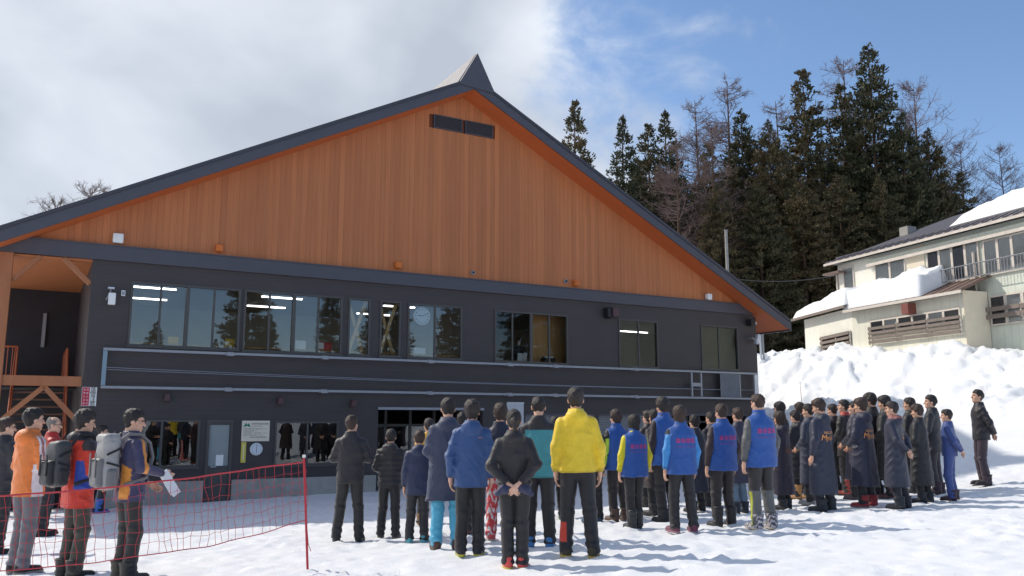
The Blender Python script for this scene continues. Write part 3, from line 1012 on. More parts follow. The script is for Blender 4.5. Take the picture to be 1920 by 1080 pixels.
clock(o, (FS(805.5, 593)[0] - FS(774.5, 593)[0]) / 2, 9, 11)
M_SRED = mat('red_print', (190, 48, 74), 0.5, 0.03)
o = at_wall('warning_sign', 167, 743.5, 'red and white falling snow warning sign at the left wall corner', 'sign')
hw, hh = (FS(181, 743)[0] - FS(153, 743)[0]) / 2, (FS(167, 726)[1] - FS(167, 761.5)[1]) / 2
MB().box(-hw, hw, -0.02, 0.0, -hh, hh).build('panel', M_WHITE, o)
MB().box(-hw * 0.96, hw * 0.02, -0.026, -0.021, -hh * 0.96, hh * 0.96).build('red_field', M_SRED, o)
for i, ch in enumerate('落雪注意'):
    paint_text(o, ch, hw * 0.75, hw * 0.5, hh * (0.74 - 0.49 * i), -0.024, M_INK)
for j, tx in enumerate(('屋根からの', '落雪に注意')):
    for i, ch in enumerate(tx):
        paint_text(o, ch, hw * 0.27, -hw * (0.25 + 0.42 * j), hh * (0.72 - 0.36 * i), -0.030, M_WHITE)
o = at_wall('white_panel', 965, 774, 'white rectangular panel on the wall above the ponytailed girl', 'panel')
hw = (FS(981, 774)[0] - FS(950, 774)[0]) / 2
MB().box(-hw, hw, -0.05, 0.0, -0.45, 0.32).build('board', mat('pale_grey_panel', (196, 196, 200), 0.6, 0.05), o)
MB().box(-hw, hw, -0.07, -0.051, 0.27, 0.32).build('top_edge', M_ALU, o)
# little things on the window counter inside
cnt = MB()
cnt.box(0.3, 10.4, 0.20, 0.75, 3.50, 3.54)
cnt.build('window_counter', M_INWOOD, lodge)
M_YEL = mat('yellow_card', (220, 180, 60), 0.6, 0.05)
for (px, py, w_, h_, m_, lab, cat_) in ((324, 640, 0.13, 0.09, M_YEL, 'yellow box on the counter in the leftmost upper window', 'box'), (430, 648, 0.12, 0.10, M_YEL, 'yellow box in the fourth pane of the leftmost upper window', 'box'),
        (562, 648, 0.15, 0.12, M_WHITE, 'white box standing in the third pane of the second window', 'box'), (607, 650, 0.2, 0.11, M_RED, 'red and white box in the fourth pane of the second window', 'box'),
        (785, 660, 0.19, 0.10, M_ALU, 'grey monitor back seen below the large window clock', 'monitor')):
    s_, z_ = FS(px, py, -0.33)
    p = FO + fu * s_ - fn * 0.33
    o = empty('counter_' + cat_, (p[0], p[1], 3.54), FA)
    tag(o, lab, cat_)
    MB().box(-w_, w_, -0.08, 0.08, 0.0, 2 * h_).build('body', m_, o, bevel=0.01)
    if m_ is M_RED:
        MB().box(-w_ - 0.005, -0.02, -0.09, -0.081, 0.03, 2 * h_ - 0.02).build('label_patch', M_WHITE, o)
    if cat_ == 'monitor':
        MB().box(-0.08, 0.08, -0.1, 0.1, 0.0, 0.012).box(-0.025, 0.025, 0.081, 0.1, 0.012, 0.2).build('stand', M_BLACK, o)
# desk with laptop in the office window, counter below
s_, _z = FS(975, 660, -0.8)
MB().box(10.7, 14.4, 0.30, 0.70, 3.42, 3.47).build('office_desk', M_INWOOD, lodge)
p = FO + fu * FS(978, 665, -0.42)[0] - fn * 0.42
lap = empty('laptop', (p[0], p[1], 3.47), FA)
tag(lap, 'open pale laptop on the desk in the office window', 'laptop')
MB().box(-0.17, 0.17, 0.0, 0.24, 0.0, 0.02).build('base', M_ALU, lap)
MB().bar((0, -0.005, 0.02), (0, -0.06, 0.25), 0.34, 0.012, (0, 1, 0)).build('lid', M_ALU, lap)
p = FO + fu * FS(1028, 665, -0.5)[0] - fn * 0.5
prn = empty('printer', (p[0], p[1], 3.47), FA)
tag(prn, 'small grey printer on the desk before orange wood panelling', 'printer')
MB().box(-0.2, 0.2, -0.15, 0.15, 0.0, 0.14).build('body', M_BLACK, prn, bevel=0.02)
MB().box(-0.17, 0.17, -0.05, 0.13, 0.142, 0.2).build('lid', M_ALU, prn, bevel=0.01)
# ------------------------------------------------------------------ neighbouring house
house = empty('neighbour_house', tuple(HO), HB)
tag(house, 'cream two storey house on the snow bank with brown slatted windows', 'house')
def toH(P):
    q = np.asarray(P) - HO
    return float(q @ hu), float(-(q @ hm)), float(np.asarray(P)[2])
M_HWALL = mat('cream_corrugated_wall', (236, 233, 220), 0.6, 0.05)
def ribbed(name, rgb, step):
    k = NT(name)
    v = k.coord('Object')
    sp = k.n('ShaderNodeSeparateXYZ')
    k.l(v, sp.inputs[0])
    g = k.math('LESS_THAN', k.math('PINGPONG', sp.outputs['X'], step / 2), 0.012)
    c = k.ramp(k.noise(v, 1.5, 5, 0.6), [(0.3, lin(tuple(x * 0.94 for x in rgb))), (0.7, lin(rgb))])
    k.l(k.mix(k.math('MULTIPLY', g, 0.3), c, lin(tuple(x * 0.75 for x in rgb))), k.b.inputs['Base Color'])
    k.set(Roughness=0.6)
    k.bump(g, 0.3, 0.01)
    return k.m
M_HGREEN = ribbed('pale_green_sheet_wall', (222, 227, 212), 0.3)
M_HYEL = ribbed('pale_yellow_sheet_wall', (234, 231, 212), 0.36)
M_HBEIGE = mat('beige_panel', (230, 218, 196), 0.7, 0.05)
M_HROOF = mat('grey_brown_roof_sheet', (92, 88, 92), 0.5, 0.08)
M_HBROWN = mat('rusty_brown_roof_sheet', (116, 96, 88), 0.65, 0.14)
M_HSLAT = mat('weathered_brown_plank', (132, 120, 112), 0.8, 0.15, 6)
M_HTRIM = mat('peeling_white_trim', (214, 204, 192), 0.7, 0.12, 5)
M_HGLASS = glass('house_glass', (0.82, 0.82, 0.82), 1.5)
M_DIMB = mat('dim_room', (96, 94, 98), 0.9, 0.1)
M_CURT = mat('pale_curtain', (222, 222, 216), 0.85, 0.06)
HX0 = HS(1573, 520)[0]
HX1 = 19.0
EZ = float(np.mean([HS(1577, 487, 0.4)[1], HS(1757, 449, 0.4)[1], HS(1915, 409, 0.4)[1]]))
HZB = 3.2
MB().box(HX0, HX1, 0.0, 7.0, HZB, EZ + 0.05).build('wall', M_HGREEN, house)
# left part of the upper storey is cream, with a beige panel between the windows
a = HS(1702, 500)[0]
b = HS(1735, 500)[0]
MB().box(HX0 - 0.01, a, -0.03, -0.002, HZB, EZ - 0.02).build('wall_panel', M_HWALL, house)
MB().box(a + 0.002, b, -0.03, -0.002, HZB, EZ - 0.02).build('wall_panel', M_HBEIGE, house)
# roof, hipped at the left end
ov = 0.38
RZ = EZ + 0.10
ry, rh = 3.6, 1.75
rx = HX0 + 3.2
roofm = MB()
A0, A1 = (HX0 - 0.45, -ov, RZ), (HX1, -ov, RZ)
Bk0, Bk1 = (HX0 - 0.45, 7.6, RZ), (HX1, 7.6, RZ)
R0, R1 = (rx, ry, RZ + rh), (HX1, ry, RZ + rh)
roofm.add([A0, A1, Bk0, Bk1, R0, R1], [(0, 1, 5, 4), (3, 2, 4, 5), (2, 0, 4), (1, 3, 5), (0, 2, 3, 1)])
hroof = roofm.build('roof', M_HROOF, house)
MB().box(HX0 - 0.47, HX1, -ov - 0.05, -ov - 0.002, EZ + 0.0, RZ + 0.0).build('fascia', M_HTRIM, hroof)
MB().add([(HX0 - 0.40, -ov - 0.04, RZ + 0.012), (13.6, -ov - 0.04, RZ + 0.012), (13.6, -ov + 0.62, RZ + 0.012 + (ry and rh / (ry + ov)) * 0.66), (HX0 + 0.2, -ov + 0.62, RZ + 0.012 + rh / (ry + ov) * 0.66)], [(0, 1, 2, 3)]).build('eave_strip', mat('pale_eave_sheet', (172, 162, 160), 0.55, 0.12, 5), hroof)
sl_ = rh / (ry + ov)
nr = 34
for i in range(nr):
    x = HX0 - 0.3 + i * 0.42
    if x > 13.5:
        break
    ylen = min(0.62, max(0.2, (x - HX0 + 0.45) * 1.1))
    MB().bar((x, -ov - 0.02, RZ + 0.035), (x + 0.02, -ov + ylen, RZ + 0.035 + sl_ * ylen), 0.15, 0.06).build('roof_rib', M_HROOF, hroof)
MB().box(HX0 - 0.46, 13.5, -ov + 0.66, -ov + 0.72, RZ + sl_ * 0.66 + 0.0, RZ + sl_ * 0.72 + 0.05).build('snow_guard', M_HROOF, hroof)
cx_, cz_ = HS(1702, 415, -2.2)
MB().box(cx_ - 0.22, cx_ + 0.25, 1.9, 2.4, RZ + 0.5, cz_ - 0.28).build('chimney', M_CONC, hroof)
# board band under the eave and its lower trim
tz0 = float(np.mean([HS(1640, 492, 0.12)[1], HS(1900, 438, 0.12)[1]]))
MB().box(HS(1632, 490)[0], HX1, -0.14, -0.032, tz0, EZ - 0.14).build('eave_board', M_HGREEN, house)
MB().box(HS(1632, 490)[0] - 0.05, HX1, -0.22, -0.142, tz0 - 0.06, tz0 + 0.06).build('trim', M_HTRIM, house)
MB().box(HX0 - 0.55, HX0 + 0.5, -0.45, -0.032, EZ - 0.42, EZ - 0.34).build('small_eave', M_HBROWN, house)
MB().tube([(HX0 - 0.05, -0.08, EZ - 0.45), (HX0 - 0.05, -0.08, 4.0)], 0.04).build('downpipe', M_HTRIM, house)
def hwin(px0, py0, px1, py1, n, off=0.03, curtain=(), name='window', parent=house, sash=0.05):
    s0, z1 = HS(px0, py0, off)
    s1, z0 = HS(px1, py1, off)
    y = -off
    w = MB()
    f = 0.06
    w.box(s0, s1, y - 0.05, y - 0.001, z0, z0 + f).box(s0, s1, y - 0.05, y - 0.001, z1 - f, z1)
    for i in range(n + 1):
        x = s0 + (s1 - s0) * i / n
        w.box(max(s0, x - sash), min(s1, x + sash), y - 0.045, y - 0.001, z0 + f, z1 - f)
    o = w.build(name, M_HTRIM, parent)
    for i in range(n):
        xa, xb = s0 + (s1 - s0) * i / n + sash, s0 + (s1 - s0) * (i + 1) / n - sash
        MB().add([(xa, y - 0.02, z0 + f), (xb, y - 0.02, z0 + f), (xb, y - 0.02, z1 - f), (xa, y - 0.02, z1 - f)], [(0, 1, 2, 3)]).build('pane', M_HGLASS, o)
        MB().box(xa, xb, y - 0.010, y - 0.004, z0 + f, z1 - f).build('curtain' if i in curtain else 'dim_room_sheet', M_CURT if i in curtain else M_DIMB, o)  # uncurtained panes get a dark sheet whose colour stands for the unlit room
    return o, s0, s1, z0, z1
hwin(1581, 503, 1604, 548, 1, 0.03, (0,))
hwin(1640, 491, 1700, 524, 2, 0.03, (0, 1))
_, ws0, ws1, wz0, wz1 = hwin(1737, 467, 1840, 520, 4, 0.032, (1, 3))
hwin(1843, 452, 1990, 492, 5, 0.032, (0, 1, 2, 3, 4))
# balcony rail
ra0, raz = HS(1736, 513, 0.35)
rb0 = HS(1990, 460, 0.35)[0]
rail = MB()
rail.tube([(ra0, -0.38, raz), (rb0, -0.38, raz)], 0.025).tube([(ra0, -0.38, raz - 0.48), (rb0, -0.38, raz - 0.48)], 0.018)
x = ra0
while x < rb0:
    rail.tube([(x, -0.38, raz - 0.48), (x, -0.38, raz)], 0.010, 4)
    x += 0.13
for x in (ra0, HS(1843, 490, 0.35)[0], rb0):
    rail.box(x - 0.03, x + 0.03, -0.38, -0.03, raz - 0.5, raz - 0.45)
rail.build('balcony_rail', M_ALUD, house)
# annex in front of the ground floor
AO = 1.2
xa0, xa1 = HS(1598, 600, AO)[0], HS(1806, 580, AO)[0]
az = float(np.mean([HS(1600, 577, AO + 0.3)[1], HS(1811, 551, AO + 0.3)[1]]))
MB().box(xa0, xa1, -AO, -0.034, HZB, az).build('annex_wall', M_HYEL, house)
MB().box(xa1 + 0.002, xa1 + 0.05, -AO - 0.01, -0.034, HZB, az + 0.1).build('annex_end_wall', M_HBEIGE, house)
at = az + 0.62
am = MB()
am.add([(xa0 - 0.1, -AO - 0.35, az), (xa1 + 0.3, -AO - 0.35, az), (xa1 + 0.3, -0.03, at), (xa0 - 0.1, -0.03, at),
        (xa0 - 0.1, -AO - 0.35, az + 0.07), (xa1 + 0.3, -AO - 0.35, az + 0.07), (xa1 + 0.3, -0.03, at + 0.07), (xa0 - 0.1, -0.03, at + 0.07)],
       [(0, 3, 2, 1), (4, 5, 6, 7), (0, 1, 5, 4), (1, 2, 6, 5), (3, 0, 4, 7)])
aroof = am.build('annex_roof', M_HBROWN, house)
MB().box(xa0 - 0.1, xa1 + 0.31, -AO - 0.40, -AO - 0.352, az - 0.05, az + 0.06).build('annex_fascia', M_HTRIM, aroof)
for i in range(9):
    x = xa1 + 0.2 - i * 0.42
    MB().bar((x, -AO - 0.34, az + 0.08), (x, -0.06, at + 0.07), 0.04, 0.03).build('roof_rib', M_HBROWN, aroof)
_, s0, s1, z0, z1 = hwin(1632, 602, 1803, 607, 6, AO + 0.0, (1, 4))
def slats(px0, px1, y_px0, y_px1, n, off, m_=M_HSLAT, h=0.11, nseg=1, parent=house):
    s0 = HS(px0, y_px0, off)[0]
    s1 = HS(px1, y_px0, off)[0]
    zt = HS((px0 + px1) / 2, y_px0, off)[1]
    zb = HS((px0 + px1) / 2, y_px1, off)[1]
    for j in range(nseg):
        xa, xb = s0 + (s1 - s0) * j / nseg + 0.01, s0 + (s1 - s0) * (j + 1) / nseg - 0.01
        for i in range(n):
            z = zt + (zb - zt) * i / (n - 1)
            dz = RNG.uniform(-0.012, 0.012)
            MB().box(xa, xb, -off - 0.15, -off - 0.115, z - h / 2 + dz, z + h / 2 + dz).build('slat', m_, parent)
    u_ = MB()
    for j in range(nseg + 1):
        x = s0 + (s1 - s0) * j / nseg
        u_.box(x - 0.025, x + 0.025, -off - 0.113, -off - 0.055, zb - 0.12, zt + 0.12)
    u_.build('slat_post', M_HTRIM, parent)
slats(1631, 1805, 606, 632, 4, AO, nseg=3)
# red box on the annex front
bx, bz_ = HS(1700, 579, AO + 0.3)
MB().box(bx - 0.17, bx + 0.17, -AO - 0.4, -AO - 0.002, bz_ - 0.2, bz_ + 0.2).build('red_box', M_BROWN if False else mat('faded_red_box', (128, 74, 66), 0.6, 0.1), house)
# right ground floor window of the main block with two boards
hwin(1855, 556, 1990, 596, 4, 0.03, (1, 2), sash=0.06)
slats(1851, 1990, 573, 586, 2, 0.05, h=0.16, nseg=2)
MB().tube([(HS(1832, 560, 0.1)[0], -0.1, EZ - 0.8), (HS(1832, 560, 0.1)[0], -0.1, 3.5)], 0.05).build('downpipe', M_HTRIM, house)
# oblique left wing of the annex
Cw = HO + hu * xa0 + hm * (AO)
d2 = np.array([-0.108, 0.994, 0.0])
best = None
for t in np.linspace(0.5, 12, 600):
    P = Cw + d2 * t
    v_ = np.array([P[0], P[1], 4.5]) - CAM
    px = 960 + FPX * (v_ @ _R) / (v_ @ _F)
    if best is None or abs(px - 1512) < best[0]:
        best = (abs(px - 1512), t)
Lw = best[1]
E2 = Cw + d2 * Lw
lw = MB()
c2, e2 = toH((Cw[0], Cw[1], 0)), toH((E2[0], E2[1], 0))
def wz_at(px, py, t):
    P = Cw + d2 * t
    d = ray(px, py)
    return CAM[2] + d[2] * (P[1] / d[1])
zc, ze = wz_at(1597, 577, 0), wz_at(1512, 600, Lw)
nb = (0.6, 3.0)
lw.add([(c2[0], c2[1], HZB), (e2[0], e2[1], HZB), (e2[0], e2[1], ze), (c2[0], c2[1], zc), (c2[0] + 0.4, c2[1] + 3.0, HZB), (e2[0] + 0.4, e2[1] + 3.0, HZB), (e2[0] + 0.4, e2[1] + 3.0, ze + 0.5), (c2[0] + 0.4, c2[1] + 3.0, zc + 0.9)],
       [(0, 3, 2, 1), (1, 2, 6, 5), (0, 4, 7, 3), (3, 7, 6, 2)])
lw.build('wing_wall', M_HWALL, house)
dl = np.array([e2[0] - c2[0], e2[1] - c2[1], 0]) / Lw
nl = np.array([dl[1], -dl[0], 0])
if nl[1] > 0:
    nl = -nl
def wp(t, z, off):
    return (c2[0] + dl[0] * t + nl[0] * off, c2[1] + dl[1] * t + nl[1] * off, z)
wr = MB()
e_ = Lw + 0.7
zE = zc + (ze - zc) * e_ / Lw
wr.add([wp(-0.1, zc - 0.02, 0.4), wp(e_, zE - 0.02, 0.4), wp(e_, zE + 0.10, 0.4), wp(-0.1, zc + 0.10, 0.4), wp(-0.1, zc + 0.55, -1.6), wp(e_, zE + 0.5, -1.6)], [(0, 1, 2, 3), (3, 2, 5, 4), (0, 4, 5, 1), (1, 5, 2), (0, 3, 4)])
wr.build('wing_roof', M_HSLAT, house)
for i in range(5):
    t0, t1 = 0.15, Lw * 0.62
    z = zc - 1.05 - i * 0.2
    MB().bar(wp(t0, z, 0.12), wp(t1, z - 0.02, 0.12), 0.04, 0.12).build('slat', M_HSLAT, house)
u_ = MB()
for t in (0.15, Lw * 0.31, Lw * 0.62):
    u_.bar(wp(t, zc - 0.95, 0.07), wp(t, zc - 2.1, 0.07), 0.05, 0.05)
u_.build('slat_post', M_HTRIM, house)
g_ = MB()
g_.add([wp(0.15, zc - 0.95, 0.02), wp(Lw * 0.62, zc - 0.97, 0.02), wp(Lw * 0.62, zc - 2.1, 0.02), wp(0.15, zc - 2.1, 0.02)], [(0, 1, 2, 3)])
g_.build('pane', M_DARK, house)

# snow lying on the roofs: closed lumps of their own
def snow_pad(name, x0, x1, y0, y1, zf, thick, label, seed, frame='H', edge=0.35):
    nx_, ny_ = max(8, int((x1 - x0) / 0.11)), max(6, int(abs(y1 - y0) / 0.11))
    xs = np.linspace(x0, x1, nx_)
    ys = np.linspace(y0, y1, ny_)
    X_, Y_ = np.meshgrid(xs, ys, indexing='ij')
    ex = np.clip(np.minimum(X_ - x0, x1 - X_) / edge, 0, 1)
    ey = np.clip(np.minimum(Y_ - y0, y1 - Y_) / (edge * 0.5), 0, 1)
    e = np.sqrt(1 - (1 - ex) ** 2) * np.sqrt(1 - (1 - ey) ** 2)
    base = zf(X_, Y_)
    T = thick(X_, Y_) * e * (1 + 0.75 * fbm(X_ * 1.3, Y_ * 1.3, seed, 4)) + 0.12 * e * np.abs(fbm(X_ * 3.5, Y_ * 3.5, seed + 5, 3)) * 2
    X2 = X_ + 0.30 * fbm(X_ * 0.8, Y_ * 2.6, seed + 9, 3) * np.clip((T + 0.05) / 0.4, 0, 1)
    top = np.stack([X2, Y_ - 0.0 * T, base + T + 0.01], -1).reshape(-1, 3)
    bot = np.stack([X2, Y_, base + 0.004], -1).reshape(-1, 3)
    n0 = len(top)
    V = np.concatenate([top, bot])
    F = []
    for i in range(nx_ - 1):
        for j in range(ny_ - 1):
            a = i * ny_ + j
            F.append((a, a + ny_, a + ny_ + 1, a + 1))
            F.append((n0 + a, n0 + a + 1, n0 + a + ny_ + 1, n0 + a + ny_))
    rim = [(i * ny_, (i + 1) * ny_) for i in range(nx_ - 1)] + [((i + 1) * ny_ + ny_ - 1, i * ny_ + ny_ - 1) for i in range(nx_ - 1)]
    rim += [(j + 1, j) for j in range(ny_ - 1)] + [((nx_ - 1) * ny_ + j, (nx_ - 1) * ny_ + j + 1) for j in range(ny_ - 1)]
    for a, b in rim:
        F.append((a, n0 + a, n0 + b, b))
    me = bpy.data.meshes.new(name)
    me.from_pydata(V.tolist(), [], F)
    me.update()
    o = obj(name, me, M_SNOW, smooth=True)
    o.location = tuple(HO)
    o.rotation_euler = (0, 0, HB)
    return tag(o, label, 'snow')
aslope = (at - az) / (AO + 0.32)
snow_pad('roof_snow', xa0 - 0.15, HS(1738, 560, AO)[0], -AO - 0.30, -0.05, lambda X, Y: az + 0.075 + (Y + AO + 0.35) * aslope, lambda X, Y: 0.62 + 0.16 * np.clip((X - xa0) / 4, 0, 1), 'thick snow slab hanging on the low annex roof of the house', 41, edge=0.14)
snow_pad('roof_snow', HS(1800, 408, -1.5)[0], HX1, 0.9, 3.5, lambda X, Y: RZ + sl_ * (Y + ov) + 0.01, lambda X, Y: 0.30 + 0.25 * np.clip((X - HS(1800, 408, -1.5)[0]) / 4, 0, 1), 'snow left on the upper roof of the cream house', 47, edge=1.4)
# snow on the oblique wing
def wing_snow():
    nx_, ny_ = 40, 14
    V, F = [], []
    for i in range(nx_):
        t = -0.15 + (Lw + 0.75) * i / (nx_ - 1)
        for j in range(ny_):
            o_ = 0.35 - 1.95 * j / (ny_ - 1)
            q = 0.10 + (0.35 - o_) / 1.95 * 0.47
            z = zc + (ze - zc) * t / Lw + q
            ex = min(1, max(0, min(t + 0.15, Lw + 0.6 - t) / 0.4))
            ey = min(1, max(0, (0.35 - o_) / 0.25))
            e = math.sqrt(max(0, 1 - (1 - ex) ** 2)) * math.sqrt(max(0, 1 - (1 - ey) ** 2))
            th = (0.35 + 0.40 * max(0, 1 - t / Lw)) * e * (1 + 0.5 * float(fbm(np.array(t * 1.5), np.array(o_ * 1.5), 55, 3)))
            V.append(wp(t, z + th + 0.01, o_))
    n0 = len(V)
    for i in range(nx_):
        t = -0.15 + (Lw + 0.75) * i / (nx_ - 1)
        for j in range(ny_):
            o_ = 0.35 - 1.95 * j / (ny_ - 1)
            V.append(wp(t, zc + (ze - zc) * t / Lw + 0.105 + (0.35 - o_) / 1.95 * 0.47, o_))
    for i in range(nx_ - 1):
        for j in range(ny_ - 1):
            a = i * ny_ + j
            F += [(a, a + 1, a + ny_ + 1, a + ny_), (n0 + a, n0 + a + ny_, n0 + a + ny_ + 1, n0 + a + 1)]
    me = bpy.data.meshes.new('roof_snow')
    me.from_pydata(V, [], F)
    me.update()
    o = obj('roof_snow', me, M_SNOW, smooth=True)
    o.location = tuple(HO)
    o.rotation_euler = (0, 0, HB)
    tag(o, 'tapering snow on the far sloping wing roof of the house', 'snow')
wing_snow()

# ------------------------------------------------------------------ trees
k = NT('cedar_foliage')
v = k.coord('Object')
n1 = k.noise(v, 0.55, 4, 0.6)
oi = k.n('ShaderNodeObjectInfo')
c = k.ramp(n1, [(0.32, (0.054, 0.060, 0.036)), (0.52, (0.094, 0.084, 0.048)), (0.72, (0.155, 0.110, 0.068))])
t_ = k.ramp(oi.outputs['Random'], [(0.0, (0.75, 0.85, 0.8)), (1.0, (1.25, 1.1, 0.95))])
k.l(k.mix(1.0, c, t_, 'MULTIPLY'), k.b.inputs['Base Color'])
k.set(Roughness=0.7)
k.b.inputs['Specular IOR Level'].default_value = 0.2
M_CEDAR = k.m
M_BARK = mat('grey_brown_bark', (92, 72, 60), 0.9, 0.2, 6, bump=0.4, bscale=20)
M_TWIG = mat('brown_bare_twig', (122, 103, 98), 0.9, 0.15, 2)
def cedar_mesh(seed, rmax=0.17, dens=1.0, slope=0.4):
    """unit-height cedar crown: thousands of small upturned sprays on drooping branches"""
    r = np.random.default_rng(seed)
    H = 24.0
    R = rmax * H
    V, F = [], []
    nb = int(400 * dens)
    t = r.uniform(0.06, 0.985, nb) ** 1.05
    az_ = r.uniform(0, 2 * math.pi, nb)
    dz = (1 - t) * H
    prof = R * (1 - np.exp(-slope * dz / R)) * np.minimum(1.0, 0.60 + t * 2.2)
    L = prof * r.uniform(0.60, 1.16, nb) + 0.06
    nc = np.maximum(1, (L / 0.50).astype(int))
    bi_ = np.repeat(np.arange(nb), nc)
    pos = np.concatenate([np.arange(n_) for n_ in nc])
    q = 0.28 + 0.72 * (pos + r.uniform(0.2, 1.0, len(pos))) / nc[bi_]
    dirv = np.stack([np.cos(az_), np.sin(az_), 0 * az_], -1)[bi_]
    Lb = L[bi_]
    cp = dirv * (Lb * q)[:, None]
    cp[:, 2] = (t * H)[bi_] - 0.30 * Lb * q + 0.24 * Lb * q * q + r.normal(0, 0.08, len(q))
    nl = 12
    sp_ = np.repeat(np.clip(0.35 + dz / 4.0, 0.35, 1.0)[bi_], nl)[:, None]
    off = r.normal(0, 1, (len(cp) * nl, 3))
    off /= np.linalg.norm(off, axis=1)[:, None]
    cp = np.repeat(cp, nl, 0) + off * r.uniform(0.3, 1.0, (len(off), 1)) * np.array([0.42, 0.42, 0.30]) * sp_
    dv = np.repeat(dirv, nl, 0)
    n_ = len(cp)
    d = dv * r.uniform(0.2, 0.8, n_)[:, None] + r.normal(0, 0.35, (n_, 3))
    d[:, 2] += r.uniform(0.1, 0.9, n_)
    d /= np.linalg.norm(d, axis=1)[:, None]
    s_ = np.cross(d, r.normal(0, 1, (n_, 3)))
    s_ /= np.maximum(1e-6, np.linalg.norm(s_, axis=1))[:, None]
    ln = r.uniform(0.17, 0.38, n_)[:, None] * (0.4 + 0.6 * sp_)
    wd = r.uniform(0.055, 0.115, n_)[:, None] * (0.5 + 0.5 * sp_)
    V = np.stack([cp - s_ * wd, cp + s_ * wd * 0.9, cp + d * ln + s_ * wd * 0.35, cp + d * ln - s_ * wd * 0.3], 1).reshape(-1, 3)
    F = np.arange(len(V)).reshape(-1, 4)
    me = bpy.data.meshes.new('crown')
    me.from_pydata(V.tolist(), [], F.tolist())
    me.materials.append(M_CEDAR)
    me.update()
    tk = MB()
    tk.tube([(0, 0, -1.0), (0.05, 0, 6), (0, 0.04, 14), (0, 0, 23.6)], 0.34, 8, 0.03)
    for b in range(40):
        t = r.uniform(0.15, 0.85)
        az_ = r.uniform(0, 2 * math.pi)
        L = R * (1 - t) ** 0.72 * 0.8
        tk.tube([(0, 0, t * H), (math.cos(az_) * L * 0.5, math.sin(az_) * L * 0.5, t * H - 0.12 * L), (math.cos(az_) * L, math.sin(az_) * L, t * H - 0.07 * L)], 0.05, 4, 0.015, cap=False)
    tm = tk.mesh('trunk')
    tm.materials.append(M_BARK)
    return me, tm
CEDARS = [cedar_mesh(101, 0.115, 0.95, 0.34), cedar_mesh(102, 0.160, 1.1, 0.46), cedar_mesh(103, 0.120, 1.0, 0.42), cedar_mesh(104, 0.17, 1.15, 0.55)]
def larch_mesh(seed, spread=0.2, up=0.15):
    r = np.random.default_rng(seed)
    H = 22.0
    tk = MB()
    tk.tube([(0, 0, -1), (0.1, 0.05, 7), (0, 0.1, 15), (0.05, 0, H)], 0.26, 6, 0.02)
    tw = MB()
    for b in range(115):
        t = r.uniform(0.25, 0.985)
        az_ = r.uniform(0, 2 * math.pi)
        L = spread * H * (1 - t) ** 0.6 * r.uniform(0.7, 1.15) + 0.4
        d = np.array([math.cos(az_), math.sin(az_), up + r.uniform(-0.1, 0.35)])
        p0 = np.array([0, 0, t * H])
        p1 = p0 + d * L * 0.5
        p2 = p0 + d * L + np.array([0, 0, 0.12 * L])
        tw.tube([p0, p1, p2], 0.035, 3, 0.012, cap=False)
        for s in range(8):
            q = r.uniform(0.2, 1.0)
            ps = p0 + d * L * q + np.array([0, 0, 0.12 * L * q * q])
            ds = d * 0.5 + r.normal(0, 0.55, 3) + np.array([0, 0, 0.25])
            l2 = L * 0.33 * r.uniform(0.5, 1.1) + 0.15
            pe = ps + ds / np.linalg.norm(ds) * l2
            tw.tube([ps, pe], 0.013, 3, 0.007, cap=False)
            for u in range(5):
                q2 = r.uniform(0.2, 1.0)
                pu = ps + (pe - ps) * q2
                du = ds * 0.5 + r.normal(0, 0.6, 3)
                l3 = l2 * 0.5 * r.uniform(0.5, 1.2) + 0.08
                tw.tube([pu, pu + du / np.linalg.norm(du) * l3], 0.0075, 3, 0.005, cap=False)
    tm = tk.mesh('trunk')
    tm.materials.append(M_BARK)
    wm = tw.mesh('crown')
    wm.materials.append(M_TWIG)
    return wm, tm
LARCH = [larch_mesh(201, 0.17), larch_mesh(202, 0.26, 0.35)]
def tree(kind, var, X, Y, topz, label, group, widen=1.0):
    base = gz(X, Y) - 0.2
    H0 = 24.0 if kind == 'cedar_tree' else 22.0
    sc = (topz - base) / H0
    cm_, tm_ = (CEDARS if kind == 'cedar_tree' else LARCH)[var]
    o = empty(kind, (X, Y, base), random.uniform(0, 6.28))
    o.scale = (sc * widen, sc * widen, sc)
    tag(o, label, 'tree', group)
    obj('trunk', tm_, None, o)
    obj('crown', cm_, None, o)
def tree_px(kind, var, px, topy, Y, label, group, widen=1.0):
    P = at_depth(px, topy, Y)
    tree(kind, var, P[0], P[1], P[2], label, group, widen)
GC, GL = 'evergreen cedars behind the lodge and house', 'bare larches among the cedars'
tree_px('cedar_tree', 0, 1077, 181, 58, 'slim lone cedar rising above the roof slope, leftmost of the row', GC, 0.95)
tree_px('cedar_tree', 0, 1166, 212, 58, 'narrow pointed cedar second from the left above the roof', GC, 0.95)
tree_px('cedar_tree', 2, 1214, 224, 62, 'dark cedar just right of the narrow pointed one, third from left', GC)
tree_px('cedar_tree', 0, 1246, 203, 60, 'dark cedar fourth from left with a sharp tip', GC)
tree_px('cedar_tree', 2, 1328, 262, 57, 'shorter cedar hidden among bare larch branches above the roof', GC, 1.1)
tree_px('cedar_tree', 1, 1388, 200, 60, 'broad cedar in front of the tall bare larch', GC)
tree_px('cedar_tree', 3, 1440, 222, 58, 'wide green cedar left of the two tallest ones', GC, 0.9)
tree_px('cedar_tree', 2, 1503, 121, 62, 'second tallest cedar with a ragged narrow tip', GC, 1.05)
tree_px('cedar_tree', 2, 1574, 150, 64, 'slender cedar standing between the two tallest ones', GC)
tree_px('cedar_tree', 1, 1626, 76, 60, 'tallest cedar, rising behind the cream house', GC, 0.98)
tree_px('cedar_tree', 1, 1688, 205, 58, 'dense cedar right beside the tallest one', GC)
